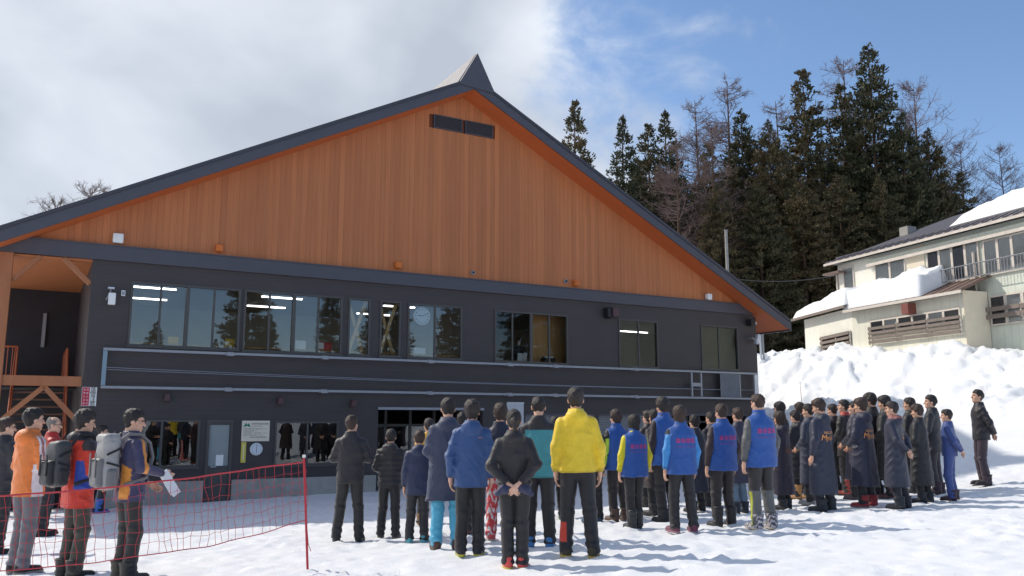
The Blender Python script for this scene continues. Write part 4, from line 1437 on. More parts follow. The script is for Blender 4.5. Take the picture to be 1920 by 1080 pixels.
tree_px('cedar_tree', 3, 1738, 238, 60, 'broad dark cedar above the chimney of the house', GC, 0.9)
tree_px('cedar_tree', 0, 1800, 318, 60, 'small dark cedar at the right end of the row', GC, 1.2)
tree_px('cedar_tree', 3, 1345, 345, 52, 'low bushy cedar directly above the right roof slope', GC, 1.1)
tree_px('cedar_tree', 3, 1420, 335, 52, 'low dark cedar left of the house in the front row', GC, 1.2)
tree_px('cedar_tree', 3, 1500, 330, 53, 'low dark cedar behind the left end of the house roof', GC, 1.2)
tree_px('cedar_tree', 3, 1570, 320, 54, 'low dark cedar filling the gap above the house eave', GC, 1.2)
tree_px('cedar_tree', 3, 1650, 330, 54, 'low dark cedar just left of the house chimney', GC, 1.2)
tree_px('cedar_tree', 1, 1280, 330, 56, 'low cedar close above the roof slope under the bare larches', GC, 1.2)
for px_, ty_, v_ in ((1195, 290, 1), (1262, 300, 3), (1312, 322, 3), (1365, 292, 1), (1412, 285, 3), (1468, 275, 1), (1540, 262, 3), (1598, 245, 1), (1662, 262, 3), (1712, 290, 1), (1768, 335, 3)):
    tree_px('cedar_tree', v_, px_, ty_, 72, 'dark cedar in the dense back row behind the bare larches', GC, 1.05)
tree_px('larch_tree', 0, 1303, 188, 63, 'bare brown larch left of the tall leafless one', GL)
tree_px('larch_tree', 0, 1364, 152, 66, 'tall leafless larch with fine twigs against the blue sky', GL, 1.15)
tree_px('larch_tree', 0, 1455, 190, 68, 'bare larch top showing left of the second tallest cedar', GL, 1.1)
tree_px('larch_tree', 0, 1580, 113, 69, 'bare larch crown between the two tallest cedars', GL, 1.1)
tree_px('larch_tree', 1, 1712, 160, 68, 'wide bare larch spreading right of the tallest cedar', GL, 1.0)
tree_px('larch_tree', 1, 1800, 272, 66, 'bare larch behind the small cedar at the right end', GL, 0.9)
tree_px('larch_tree', 1, 1872, 276, 64, 'lone bare tree above the snowy house roof at the right edge', GL, 0.85)
tree_px('larch_tree', 0, 1268, 258, 53, 'brown bare larch in front of the dark cedars above the roof', GL, 1.25)
tree_px('larch_tree', 0, 1335, 236, 53, 'bare larch standing before the broad cedar', GL, 1.2)
tree_px('larch_tree', 1, 175, 352, 46, 'bare twiggy tree tip showing over the left roof slope', 'bare trees behind the left roof slope', 1.0)
tree_px('larch_tree', 1, 105, 378, 44, 'lower bare twigs showing over the far left roof slope', 'bare trees behind the left roof slope', 1.0)
# trees across the valley: they are what the lodge windows reflect
for i, (X, Y, tz_, v_) in enumerate(((14, -52, 15, 1), (20, -50, 11, 0), (26, -46, 17, 1), (31, -50, 13, 2), (37, -42, 18, 3), (42, -38, 14, 0), (46, -34, 19, 1), (51, -29, 16, 2), (55, -24, 19, 3), (60, -18, 15, 1), (63, -10, 18, 3), (66, -3, 16, 1), (34, -60, 20, 1), (50, -42, 21, 3), (58, 3, 20, 3), (54, 8, 17, 1), (62, 11, 20, 3), (66, 17, 19, 1), (70, 24, 20, 3), (60, -4, 19, 2))):
    tree('cedar_tree', v_, X, Y, tz_ * (0.62 if X < 48 else 1.05) + gz(X, Y) * 0.6, 'cedar mirrored in the lodge windows', 'cedars mirrored in the lodge windows', 1.1)

# ------------------------------------------------------------------ poles, wire, sticks
P = at_depth(1361, 432, 46)
o = empty('utility_pole', (P[0], P[1], gz(P[0], P[1]) - 0.3))
tag(o, 'grey utility pole standing behind the right roof slope', 'pole')
h_ = P[2] - o.location.z
MB().tube([(0, 0, 0), (0, 0, h_)], 0.10, 12, 0.08).build('shaft', M_CONC, o)
MB().box(-0.09, 0.09, -0.09, 0.09, h_, h_ + 0.03).build('cap', M_ALUD, o)
Pa, Pb = at_depth(1361, 520, 46), HO + np.array([0, 0, 0])
Pb = at_depth(1575, 515, 38.0)
pts = []
for i in range(15):
    t = i / 14
    q = Pa * (1 - t) + Pb * t
    pts.append((q[0], q[1], q[2] - 1.1 * t * (1 - t)))
tag(MB().tube(pts, 0.022, 5).build('overhead_cable', M_BLACK), 'thin dark cable running from the trees to the house corner', 'cable')
P = at_depth(1426, 617, 39.5)
o = empty('steel_post', (P[0], P[1], gz(P[0], P[1]) - 0.3))
tag(o, 'pale steel posts beside the right corner of the lodge', 'post')
h_ = P[2] - o.location.z
MB().box(-0.07, 0.0, -0.04, 0.04, 0, h_).build('leg', M_ALU, o)
MB().box(0.05, 0.12, -0.04, 0.04, 0, h_ - 0.05).build('leg', M_ALUD, o)
MB().box(-0.09, 0.14, -0.05, 0.05, h_, h_ + 0.05).build('cap_plate', M_ALU, o)
P = at_depth(1507, 760, 24.0)
zt_ = at_depth(1500, 717, 24.0)
tag(MB().tube([(P[0], P[1], gz(P[0], P[1]) - 0.1), (zt_[0], zt_[1], zt_[2])], 0.012, 6, 0.006).build('marker_stick', mat('pink_cane', (196, 140, 136), 0.7, 0.1)), 'thin pinkish marker cane stuck in the snow bank', 'stick')
# a red sled lying by the wall at the left
P = on_ground(287, 944)
o = empty('red_sled', (P[0], P[1], gz(P[0], P[1])), FA)
tag(o, 'small red plastic sled lying by the concrete plinth', 'sled')
MB().add([(-0.36, -0.2, 0.03), (0.36, -0.2, 0.03), (0.44, 0.2, 0.03), (-0.36, 0.2, 0.03), (-0.45, -0.26, 0.2), (0.34, -0.26, 0.2), (0.52, 0.26, 0.16), (-0.42, 0.26, 0.2)], [(0, 3, 2, 1), (0, 1, 5, 4), (1, 2, 6, 5), (2, 3, 7, 6), (3, 0, 4, 7)]).build('tub', M_RED, o)
MB().tube([(0.42, 0, 0.16), (0.6, -0.1, 0.1), (0.75, 0.05, 0.03)], 0.012, 5).build('rope', M_WHITE, o)

# ------------------------------------------------------------------ safety net and its pole
PB = on_ground(578, 1068)
PT = at_depth(570, 858, PB[1] + 0.02)
pole = empty('net_pole', (PB[0], PB[1], gz(PB[0], PB[1]) - 0.1))
tag(pole, 'slim red pole holding the right end of the safety net', 'pole')
hp = PT[2] - pole.location.z
lean = PT[0] - PB[0]
M_NETRED = mat('red_net_cord', (190, 58, 66), 0.6, 0.06)
MB().tube([(0, 0, 0), (lean, 0.02, hp)], 0.013, 8, 0.012).build('shaft', M_NETRED, pole)
MB().tube([(lean, 0.02, hp), (lean, 0.02, hp + 0.03)], 0.018, 8).build('tip', M_WHITE, pole)
net = empty('safety_net', (PB[0], PB[1], gz(PB[0], PB[1])))
tag(net, 'red rope safety net sagging from its pole to the left', 'net')
N0 = np.array([PB[0] + lean, PB[1] + 0.02, PT[2] - 0.05])
topl = [(570, 866), (480, 878), (383, 893), (300, 903), (170, 918), (60, 926), (-60, 934), (-160, 940)]
botl = [(574, 975), (480, 1003), (383, 1026), (300, 1037), (170, 1056), (60, 1066), (-60, 1076), (-160, 1084)]
dep = np.linspace(PB[1] + 0.02, 7.0, 8)
TP = [at_depth(x, y, Y) for (x, y), Y in zip(topl, dep)]
BP = [at_depth(x, y, Y) for (x, y), Y in zip(botl, dep)]
def interp_line(L, t):
    f_ = t * (len(L) - 1)
    i = min(int(f_), len(L) - 2)
    a = f_ - i
    return L[i] * (1 - a) + L[i + 1] * a
org = np.array(net.location)
NS, NR = 46, 6
rows = []
for i in range(NS + 1):
    t = i / NS
    a, b = interp_line(TP, t), interp_line(BP, t)
    col = []
    for j in range(NR + 1):
        q = j / NR
        sway = 0.012 * math.sin(i * 1.7 + j * 2.1) * (1 if 0 < j < NR else 0)
        p = a * (1 - q) + b * q - org
        p = p + np.array([sway + 0.02 * math.sin(i * 0.9 + 3 * q), 0.05 * math.sin(i * 0.6) * math.sin(math.pi * q), 0.009 * math.sin(i * 2.3 + j) * (1 if 0 < j < NR else 0)])
        col.append(p)
    rows.append(col)
MB().tube([c_[0] for c_ in rows], 0.008, 6).build('top_rope', M_NETRED, net)
MB().tube([c_[-1] for c_ in rows], 0.005, 6).build('bottom_rope', M_NETRED, net)
ms = MB()
for i in range(NS + 1):
    ms.tube(rows[i], 0.0024, 4, cap=False)
for j in range(1, NR):
    ms.tube([c_[j] for c_ in rows], 0.0024, 4, cap=False)
tag(ms.build('mesh_cords', M_NETRED, net), kind='stuff')
MB().tube([np.array([0.0 + lean * 0.98, 0.02, hp - 0.15]), rows[0][3] + np.array([0.0, 0, 0])], 0.004, 4).tube([rows[0][-1], rows[0][-1] + np.array([0.03, 0, -0.25]), rows[0][-1] + np.array([0.06, 0, -0.32])], 0.004, 4).build('loose_cord', M_NETRED, net)
# ------------------------------------------------------------------ people: implicit surfaces turned into meshes
def sd_caps(P, a, b, ra, rb):
    a = np.asarray(a, float)
    ab = np.asarray(b, float) - a
    t = np.clip(((P - a) @ ab) / (ab @ ab), 0, 1)
    return np.linalg.norm(P - a - t[:, None] * ab, axis=1) - (ra + (rb - ra) * t)
def sd_ell(P, c, r):
    q = (P - np.asarray(c)) / np.asarray(r)
    k0 = np.linalg.norm(q, axis=1)
    k1 = np.linalg.norm(q / np.asarray(r), axis=1)
    return k0 * (k0 - 1) / np.maximum(k1, 1e-6)
def smin(a, b, k):
    h = np.clip(0.5 + 0.5 * (b - a) / k, 0, 1)
    return b * (1 - h) + a * h - k * h * (1 - h)
def sd_prof(P, zs, aa, bb, cc, pw=2.0):
    z = P[:, 2]
    a = np.interp(z, zs, aa)
    b = np.interp(z, zs, bb)
    c = np.interp(z, zs, cc)
    q = (np.abs(P[:, 0] / a) ** pw + np.abs((P[:, 1] - c) / b) ** pw) ** (1 / pw)
    d = (q - 1) * np.minimum(a, b)
    return np.maximum(d, np.maximum(zs[0] - z, z - zs[-1]))
def nets(func, lo, hi, h):
    """surface nets of an implicit shape; the fine grid is only evaluated near the surface"""
    lo = np.asarray(lo, float)
    hi = np.asarray(hi, float)
    B = 4
    nb = np.ceil((hi - lo) / (h * B)).astype(int)
    n = nb * B + 1
    ax = [lo[i] + h * np.arange(n[i]) for i in range(3)]
    cg = np.stack(np.meshgrid(*[a[::B] for a in ax], indexing='ij'), -1).reshape(-1, 3)
    Dc = func(cg).reshape(nb + 1)
    mn = np.full(nb, 9e9)
    for a in (0, 1):
        for b in (0, 1):
            for c in (0, 1):
                mn = np.minimum(mn, np.abs(Dc[a:nb[0] + a, b:nb[1] + b, c:nb[2] + c]))
    need = mn < h * B * 1.75
    big = np.repeat(np.repeat(np.repeat(need, B, 0), B, 1), B, 2)
    M = np.zeros(tuple(n), bool)
    for a in (0, 1):
        for b in (0, 1):
            for c in (0, 1):
                M[a:n[0] - 1 + a, b:n[1] - 1 + b, c:n[2] - 1 + c] |= big
    near = [np.minimum((np.arange(q) + B // 2) // B, w) for q, w in zip(n, nb)]
    D = Dc[np.ix_(*near)]
    I = np.argwhere(M)
    D[M] = func(lo + h * I)
    S = D < 0
    N = tuple(n)
    m = (N[0] - 1, N[1] - 1, N[2] - 1)
    tot = m[0] * m[1] * m[2]
    cnt = np.zeros(tot)
    acc = np.zeros((3, tot))
    cross = []
    for axis in range(3):
        sl0 = [slice(None)] * 3
        sl1 = [slice(None)] * 3
        sl0[axis] = slice(0, -1)
        sl1[axis] = slice(1, None)
        w = np.argwhere(S[tuple(sl0)] != S[tuple(sl1)])
        cross.append(w)
        if len(w) == 0:
            continue
        w1 = w.copy()
        w1[:, axis] += 1
        d0, d1 = D[tuple(w.T)], D[tuple(w1.T)]
        p = w.astype(float)
        p[:, axis] += d0 / (d0 - d1)
        oth = [q for q in range(3) if q != axis]
        for da in (0, 1):
            for db in (0, 1):
                c = w.copy()
                c[:, oth[0]] -= da
                c[:, oth[1]] -= db
                ok = (c >= 0).all(1) & (c < np.array(m)).all(1)
                li = np.ravel_multi_index(tuple(c[ok].T), m)
                cnt += np.bincount(li, minlength=tot)
                for q in range(3):
                    acc[q] += np.bincount(li, weights=p[ok, q], minlength=tot)
    act = np.flatnonzero(cnt)
    vid = -np.ones(tot, int)
    vid[act] = np.arange(len(act))
    V = lo + h * (acc[:, act] / cnt[act]).T
    vid = vid.reshape(m)
    Fs = []
    for axis in range(3):
        o1, o2 = [(1, 2), (2, 0), (0, 1)][axis]
        w = cross[axis]
        w = w[(w[:, o1] > 0) & (w[:, o2] > 0) & (w[:, o1] < N[o1] - 1) & (w[:, o2] < N[o2] - 1)]
        if len(w) == 0:
            continue
        e1 = np.zeros(3, int)
        e2 = np.zeros(3, int)
        e1[o1] = 1
        e2[o2] = 1
        Q = np.stack([vid[tuple((w - a * e1 - b * e2).T)] for a, b in ((1, 1), (0, 1), (0, 0), (1, 0))], -1)
        ins = S[tuple(w.T)]
        Q[~ins] = Q[~ins][:, ::-1]
        Fs.append(Q)
    F = np.concatenate(Fs) if Fs else np.zeros((0, 4), int)
    return V, F[(F >= 0).all(1)]
def np_mesh(name, V, F, col=None, mats=None, fmat=None):
    me = bpy.data.meshes.new(name)
    me.vertices.add(len(V))
    me.vertices.foreach_set('co', np.asarray(V, np.float32).ravel())
    nf = len(F)
    me.loops.add(nf * 4)
    me.loops.foreach_set('vertex_index', np.asarray(F, np.int32).ravel())
    me.polygons.add(nf)
    me.polygons.foreach_set('loop_start', np.arange(0, nf * 4, 4, dtype=np.int32))
    me.polygons.foreach_set('use_smooth', np.ones(nf, bool))
    if fmat is not None:
        me.polygons.foreach_set('material_index', np.asarray(fmat, np.int32))
    if col is not None:
        at_ = me.color_attributes.new('cloth', 'FLOAT_COLOR', 'POINT')
        c4 = np.ones((len(V), 4), np.float32)
        c4[:, :3] = col
        at_.data.foreach_set('color', c4.ravel())
    me.update(calc_edges=True)
    return me
# cloth: colours of the garment panels are stored on the vertices, weave and folds come from noise
def cloth_mat(name, rough, bump):
    k = NT(name)
    at_ = k.n('ShaderNodeAttribute', attribute_name='cloth')
    v = k.coord('Object')
    n1 = k.noise(v, 14, 4, 0.6)
    t_ = k.ramp(n1, [(0.3, (0.88,) * 3), (0.7, (1.06,) * 3)])
    k.l(k.mix(1.0, at_.outputs['Color'], t_, 'MULTIPLY'), k.b.inputs['Base Color'])
    k.set(Roughness=rough)
    k.b.inputs['Specular IOR Level'].default_value = 0.35
    k.b.inputs['Sheen Weight'].default_value = 0.15
    hb = k.mix(0.3, k.noise(k.coord('Object', (1, 1, 0.5)), 22, 4, 0.6, 1.2), k.noise(v, 110, 2))
    k.bump(hb, bump, 0.02)
    return k.m
M_CLOTH = cloth_mat('nylon_cloth', 0.45, 0.55)
k = NT('skin')
k.l(k.ramp(k.noise(k.coord('Object'), 10, 3), [(0.3, lin((206, 158, 132))), (0.7, lin((222, 176, 150)))]), k.b.inputs['Base Color'])
k.set(Roughness=0.5)
M_SKIN = k.m
M_EYE = mat('dark_eye', (30, 22, 20), 0.2, 0.02)
def hair_mat(name, rgb):
    k = NT(name)
    v = k.coord('Object', (60, 60, 9))
    k.l(k.ramp(k.noise(v, 1.6, 4, 0.7), [(0.25, lin(tuple(x * 0.7 for x in rgb))), (0.75, lin(tuple(min(255, x * 1.3) for x in rgb)))]), k.b.inputs['Base Color'])
    k.set(Roughness=0.5)
    k.bump(k.noise(v, 2.5, 4, 0.7), 0.8, 0.012)
    return k.m
M_HAIR = {'black': hair_mat('black_hair', (34, 28, 27)), 'brown': hair_mat('dark_brown_hair', (58, 42, 35)), 'soft': hair_mat('soft_black_hair', (44, 36, 34)), 'grey': hair_mat('grey_hair', (120, 112, 106))}

# head (local: chin near z -0.12, crown z 0.115 before hair; faces +y)
def head_sdf(P):
    d = sd_ell(P, (0, -0.012, 0.035), (0.074, 0.094, 0.088))
    d = smin(d, sd_ell(P, (0, 0.018, -0.045), (0.058, 0.068, 0.078)), 0.03)
    d = smin(d, sd_ell(P, (0, 0.045, -0.09), (0.034, 0.036, 0.028)), 0.03)
    d = smin(d, sd_caps(P, (0, 0.082, 0.015), (0, 0.106, -0.028), 0.009, 0.013), 0.014)
    d = smin(d, sd_ell(P, (0, 0.078, 0.036), (0.05, 0.012, 0.009)), 0.012)
    for s in (-1, 1):
        d = np.maximum(d, -(sd_ell(P, (s * 0.031, 0.095, 0.018), (0.017, 0.014, 0.011))) - 0.002)
        d = smin(d, sd_ell(P, (s * 0.078, -0.010, -0.005), (0.011, 0.022, 0.033)), 0.008)
        d = smin(d, sd_ell(P, (s * 0.045, 0.05, -0.022), (0.02, 0.022, 0.018)), 0.02)
    d = smin(d, sd_ell(P, (0, 0.084, -0.058), (0.024, 0.012, 0.008)), 0.008)
    d = np.maximum(d, -(sd_ell(P, (0, 0.1, -0.0575), (0.026, 0.02, 0.0022))))
    d = smin(d, sd_caps(P, (0, -0.022, -0.06), (0, -0.030, -0.125), 0.052, 0.050), 0.025)
    return d
HEAD = nets(head_sdf, (-0.11, -0.13, -0.2), (0.11, 0.14, 0.15), 0.0072)
EYES = []
for s in (-1, 1):
    V_, F_ = nets(lambda P: sd_ell(P, (s * 0.031, 0.079, 0.018), (0.012, 0.012, 0.008)), (s * 0.031 - 0.018, 0.06, 0.004), (s * 0.031 + 0.018, 0.098, 0.032), 0.005)
    EYES.append((V_, F_))
def skull(P):
    d = sd_ell(P, (0, -0.012, 0.035), (0.075, 0.095, 0.088))
    d = smin(d, sd_ell(P, (0, 0.012, -0.045), (0.060, 0.066, 0.078)), 0.03)
    return smin(d, sd_caps(P, (0, -0.022, -0.06), (0, -0.035, -0.19), 0.055, 0.060), 0.025)
def hair_fn(style, seed):
    ph = RNG.uniform(0, 6.28, 10)
    def f(P):
        x, y, z = P[:, 0], P[:, 1], P[:, 2]
        w1 = np.sin(45 * x + 31 * z + ph[0]) * np.sin(41 * y + 27 * x + ph[1])
        w2 = np.sin(95 * x - 40 * z + ph[2]) * np.sin(88 * y + 50 * z + ph[3])
        w3 = np.sin(150 * z + 60 * x + ph[4]) * np.sin(140 * y - 60 * x + ph[5])
        vol = {'short': 0.012, 'full': 0.019, 'crop': 0.007, 'bob': 0.021, 'pony': 0.010, 'bald': 0.006}[style]
        brow = {'full': 0.046, 'bob': 0.040, 'bald': 0.085}.get(style, 0.058)
        nape = {'bob': -0.115, 'full': -0.074, 'crop': -0.052}.get(style, -0.062)
        ear = {'bob': -0.095, 'full': -0.028}.get(style, -0.012)
        line = np.interp(y, [-0.09, -0.045, -0.028, 0.012, 0.028, 0.055, 0.075], [nape, nape, (nape + ear) / 2, ear, 0.032, brow, brow])
        line = line + 0.007 * w2
        k_ = np.clip((z - line) / (0.05 if style != 'bob' else 0.02), -1.0, 1)
        t = np.where(k_ > 0, vol * np.sqrt(np.maximum(k_, 0)) + 0.003, k_ * 0.05)
        t = t + np.clip(k_, 0, 1) * (0.0045 * w1 + 0.0035 * w2 + 0.002 * w3 + vol * 0.55 * np.clip((z - 0.06) / 0.06, 0, 1))
        if style == 'bald':
            t = np.where((z > 0.075) & (y > -0.06), -0.02, t)
        d = skull(P) - t
        if style == 'pony':
            d = smin(d, sd_ell(P, (0, -0.118, 0.01), (0.036, 0.036, 0.036)) + 0.004 * w2, 0.02)
            d = smin(d, sd_caps(P, (0, -0.135, 0.0), (0.014, -0.135, -0.11), 0.036, 0.018) + 0.005 * w2, 0.02)
        return d
    return f
HAIRS = {}
for st in ('short', 'full', 'crop', 'bob', 'pony', 'bald'):
    for q in range(2):
        HAIRS[(st, q)] = nets(hair_fn(st, q), (-0.125, -0.19, -0.15), (0.125, 0.13, 0.185), 0.0075)
# right hand, hanging: wrist at origin, fingers along -z, palm facing -x (towards the thigh), thumb towards +y
def hand_sdf(P):
    d = sd_ell(P, (0, 0.0, -0.055), (0.017, 0.038, 0.05))
    d = smin(d, sd_caps(P, (0, 0, 0.05), (0, 0, -0.02), 0.026, 0.025), 0.02)
    for (y, L, b) in ((0.027, 0.072, 0.2), (0.010, 0.080, 0.3), (-0.008, 0.075, 0.36), (-0.025, 0.060, 0.42)):
        k1 = np.array([-0.004, y, -0.092])
        k2 = k1 + np.array([-math.sin(b) * L * 0.5, y * 0.05, -math.cos(b) * L * 0.5])
        k3 = k2 + np.array([-math.sin(b * 2.6) * L * 0.5, 0, -math.cos(b * 2.6) * L * 0.5])
        d = smin(d, np.minimum(sd_caps(P, k1, k2, 0.0095, 0.0088), sd_caps(P, k2, k3, 0.0088, 0.0072)), 0.004)
    d = smin(d, np.minimum(sd_caps(P, (-0.004, 0.026, -0.03), (-0.014, 0.05, -0.062), 0.012, 0.0105), sd_caps(P, (-0.014, 0.05, -0.062), (-0.022, 0.05, -0.09), 0.0105, 0.008)), 0.008)
    return d
HAND = nets(hand_sdf, (-0.08, -0.06, -0.20), (0.04, 0.08, 0.07), 0.0056)
def rot_to(a, up):
    """rotation matrix whose -z is direction a and whose y is near up"""
    z = -a / np.linalg.norm(a)
    y = up - z * (up @ z)
    y /= np.linalg.norm(y)
    x = np.cross(y, z)
    return np.stack([x, y, z], 1)
def Rz(deg):
    a = math.radians(deg)
    return np.array([[math.cos(a), -math.sin(a), 0], [math.sin(a), math.cos(a), 0], [0, 0, 1]])
ARMS = {  # elbow, wrist for the right (+x) side, hand 'up' hint
    'side': ((0.250, -0.04, 1.12), (0.247, 0.025, 0.875), (0, 1, 0)),
    'side_in': ((0.262, -0.03, 1.15), (0.235, 0.05, 0.90), (0, 1, 0)),
    'back': ((0.268, -0.11, 1.13), (0.075, -0.215, 0.95), (0, 0, -1)),
    'front': ((0.252, 0.0, 1.13), (0.085, 0.205, 0.98), (0, 0, 1)),
    'folded': ((0.262, 0.03, 1.14), (0.03, 0.20, 1.12), (0, 0, 1)),
    'hold': ((0.275, -0.02, 1.15), (0.20, 0.24, 1.08), (0, 0, 1)),
    'desk': ((0.30, 0.10, 1.16), (0.12, 0.34, 1.06), (0, 0, 1)),
}
SHOE = {}
def shoe_fn(kind):
    def f(P):
        d = sd_caps(P, (0, -0.055, 0.05), (0, 0.135, 0.038), 0.050, 0.043)
        d = smin(d, sd_ell(P, (0.004, 0.06, 0.028), (0.052, 0.12, 0.04)), 0.02)
        if kind == 'shoe':
            d = smin(d, sd_caps(P, (0, -0.045, 0.06), (0, -0.05, 0.105), 0.046, 0.047), 0.03)
        else:
            top = 0.20 if kind == 'boot' else 0.30
            d = smin(d, sd_caps(P, (0, -0.04, 0.07), (0, -0.045, top), 0.062, 0.076), 0.04) + 0.003 * np.sin(P[:, 2] * 90)
            d = np.maximum(d, P[:, 2] - top)
        sole = np.maximum(sd_ell(P, (0.003, 0.04, 0.01), (0.060, 0.155, 0.3)), P[:, 2] - 0.028)
        d = np.minimum(d, sole)
        return np.maximum(d, -P[:, 2])
    return f
for kd in ('shoe', 'boot', 'tall'):
    SHOE[kd] = nets(shoe_fn(kd), (-0.1, -0.14, -0.02), (0.1, 0.22, 0.34), 0.0115)
RIG = 1.75
PEOPLE = []
def L3(c):
    return np.array(lin(c))
def person(px, foot, head, face, label, top='jacket', col=(40, 40, 44), sleeve=None, pants=(34, 33, 36), shoes=('shoe', (30, 30, 32), (40, 40, 40)),
           arms='side', hair='short', hairc='black', look=0.0, hood=False, hem=None, collar=None, vest=None, text=None, paint=None, ppaint=None, spaint=None,
           stance=0.10, group=None, pos=None, tilt=0.0, res=0.0140, armr=0.93, glasses=False, height=None, legs=True, bulk=0.95):
    seed = len(PEOPLE)
    r = np.random.default_rng(500 + seed)
    ph = r.uniform(0, 6.28, 12)
    if pos is None:
        P0 = on_ground(px, foot)
        zt = CAM[2] + ray(px, head)[2] * (P0[1] / ray(px, head)[1])
        g0 = gz(P0[0], P0[1])
        P0 = np.array([P0[0], P0[1], g0 - 0.006])
        Hh = height or (zt - P0[2])
    else:
        P0, Hh = np.array(pos[:3]), pos[3]
    sc = Hh / (RIG + 0.012)
    stw = stance + float(np.clip(r.normal(0.005, 0.013), -0.02, 0.03))
    # --- clothes
    aR = ARMS[arms if isinstance(arms, str) else arms[0]]
    aL = ARMS[arms if isinstance(arms, str) else arms[1]]
    armr_ = armr or 1.0
    SH = np.array([0.163, -0.012, 1.372])
    def mir(p):
        return np.array([-p[0], p[1], p[2]])
    chains = []
    for sgn, A in ((1, aR), (-1, aL)):
        f_ = (lambda p: np.array(p, float)) if sgn > 0 else (lambda p: mir(np.array(p, float)))
        jit = r.normal(0, 0.008, 3)
        A = (tuple(np.array(A[0]) * (0.955, 1, 1)), tuple(np.array(A[1]) * (0.955, 1, 1)), A[2])
        chains.append((f_(SH * np.array([0.965, 1, 1])), f_(A[0]) + jit, f_(A[1]) + jit * 0.5, f_(A[2]) if sgn < 0 else np.array(A[2], float), sgn))
    def d_arms(P, inf=0.0):
        d = np.full(len(P), 9.0)
        for sh, el, wr, up, sgn in chains:
            a = smin(sd_caps(P, sh, el, (0.079 + inf) * armr_, (0.062 + inf) * armr_), sd_caps(P, el, wr, (0.062 + inf) * armr_, (0.050 + inf) * armr_), 0.03)
            d = np.minimum(d, a)
        return d
    if group == GO_:
        res = max(res, 0.0165)
    hem_ = hem if hem is not None else {'jacket': 0.80, 'puffy': 0.82, 'coat': 0.36, 'suit': 0.86}[top]
    if top == 'coat':
        zs = np.array([hem_, 0.62, 0.95, 1.10, 1.26, 1.36, 1.43, 1.475, 1.525])
        aa = np.array([0.275, 0.255, 0.232, 0.222, 0.222, 0.208, 0.168, 0.118, 0.085]) * bulk
        bb = np.array([0.205, 0.185, 0.165, 0.150, 0.150, 0.138, 0.115, 0.095, 0.080]) * bulk
    else:
        zs = np.array([hem_, 0.95, 1.08, 1.24, 1.35, 1.42, 1.47, 1.525])
        fl = {'jacket': 0.212, 'puffy': 0.215, 'suit': 0.185}[top]
        aa = np.array([fl, 0.206, 0.198, 0.207, 0.200, 0.168, 0.118, 0.082]) * bulk
        bb = np.array([0.150, 0.145, 0.135, 0.142, 0.134, 0.114, 0.094, 0.078]) * bulk
    cc = np.array([-0.006] * (len(zs) - 3) + [-0.014, -0.018, -0.02])
    def folds(P, amp):
        x, y, z = P[:, 0], P[:, 1], P[:, 2]
        wz = 0.9 * np.sin(7 * z + ph[7]) + 0.5 * np.sin(13 * z + 9 * y + ph[8])
        def ridge(t):
            return (1 - np.abs(np.sin(t))) ** 2.2
        m1 = 0.5 + 0.5 * np.sin(9 * z + 7 * x + ph[0])
        m2 = 0.5 + 0.5 * np.sin(11 * x - 8 * z + ph[1])
        m3 = 0.5 + 0.5 * np.sin(6 * z - 9 * np.abs(x) + ph[9])
        out = np.abs(x) > 0.17
        r1 = ridge(15 * x + wz + 4 * z + ph[2]) * m1
        r2 = ridge(17 * z + 13 * np.abs(x) + 1.2 * np.sin(11 * x + ph[3])) * m2
        r3 = ridge(25 * z + 6 * y + 1.5 * np.sin(14 * y + ph[4])) * m3
        return -amp * np.where(out, 0.5 * r1 + 1.5 * r3, 1.0 * r1 + 1.0 * r2) + amp * 0.5
    def d_torso(P, inf=0.0):
        return sd_prof(P, zs, aa + inf, bb + inf, cc, 2.25)
    def jacket(P):
        d = smin(d_torso(P), d_arms(P), 0.028)
        d = smin(d, sd_caps(P, (0, -0.028, 1.44), (0, -0.016, 1.535), 0.082, 0.076), 0.03)
        if hood:
            hd = np.maximum(sd_ell(P, (0, -0.085, 1.435), (0.125, 0.095, 0.10)), -sd_ell(P, (0, -0.02, 1.56), (0.075, 0.075, 0.07)))
            d = smin(d, hd, 0.010)
        d = d + folds(P, 0.0095 if top != 'coat' else 0.0085)
        if top == 'puffy':
            d = d - 0.011 * np.abs(np.sin(P[:, 2] * math.pi / 0.085)) ** 0.7 + 0.004
        if top == 'coat':
            th = np.arctan2(P[:, 1], P[:, 0])
            d = d + 0.010 * np.sin(th * 5 + ph[5]) * np.clip((1.0 - P[:, 2]) / 0.6, 0, 1)
        d = np.maximum(d, P[:, 2] - 1.532)
        d = np.maximum(d, -sd_caps(P, (0, -0.012, 1.515), (0, -0.012, 1.62), 0.060, 0.066))
        for sh, el, wr, up, sgn in chains:
            ax_ = (wr - el) / np.linalg.norm(wr - el)
            cut = (P - (wr - ax_ * 0.0)) @ ax_
            near = np.linalg.norm(P - wr, axis=1) < 0.11
            d = np.where(near & (cut > 0), np.maximum(d, np.minimum(cut, d_torso(P) + folds(P, 0.004))), d)
        return np.maximum(d, hem_ + 0.006 * np.sin(9 * P[:, 0] + ph[6]) - P[:, 2])
    V, F = nets(jacket, (-0.42, -0.36, hem_ - 0.03), (0.42, 0.36, 1.60), res)
    C = np.tile(L3(col), (len(V), 1))
    if sleeve is not None:
        isarm = d_arms(V, 0.004) < d_torso(V) - 0.004
        C[isarm] = L3(sleeve)
    if collar is not None:
        C[V[:, 2] > 1.47] = L3(collar)
    if paint:
        paint(V, C, d_arms(V, 0.004) < d_torso(V) - 0.004)
    # sewn edges: hem, cuffs and the yoke across the back
    C[(V[:, 2] < hem_ + 0.022)] *= 0.72
    for sh, el, wr, up, sgn in chains:
        C[np.linalg.norm(V - wr, axis=1) < 0.062] *= 0.7
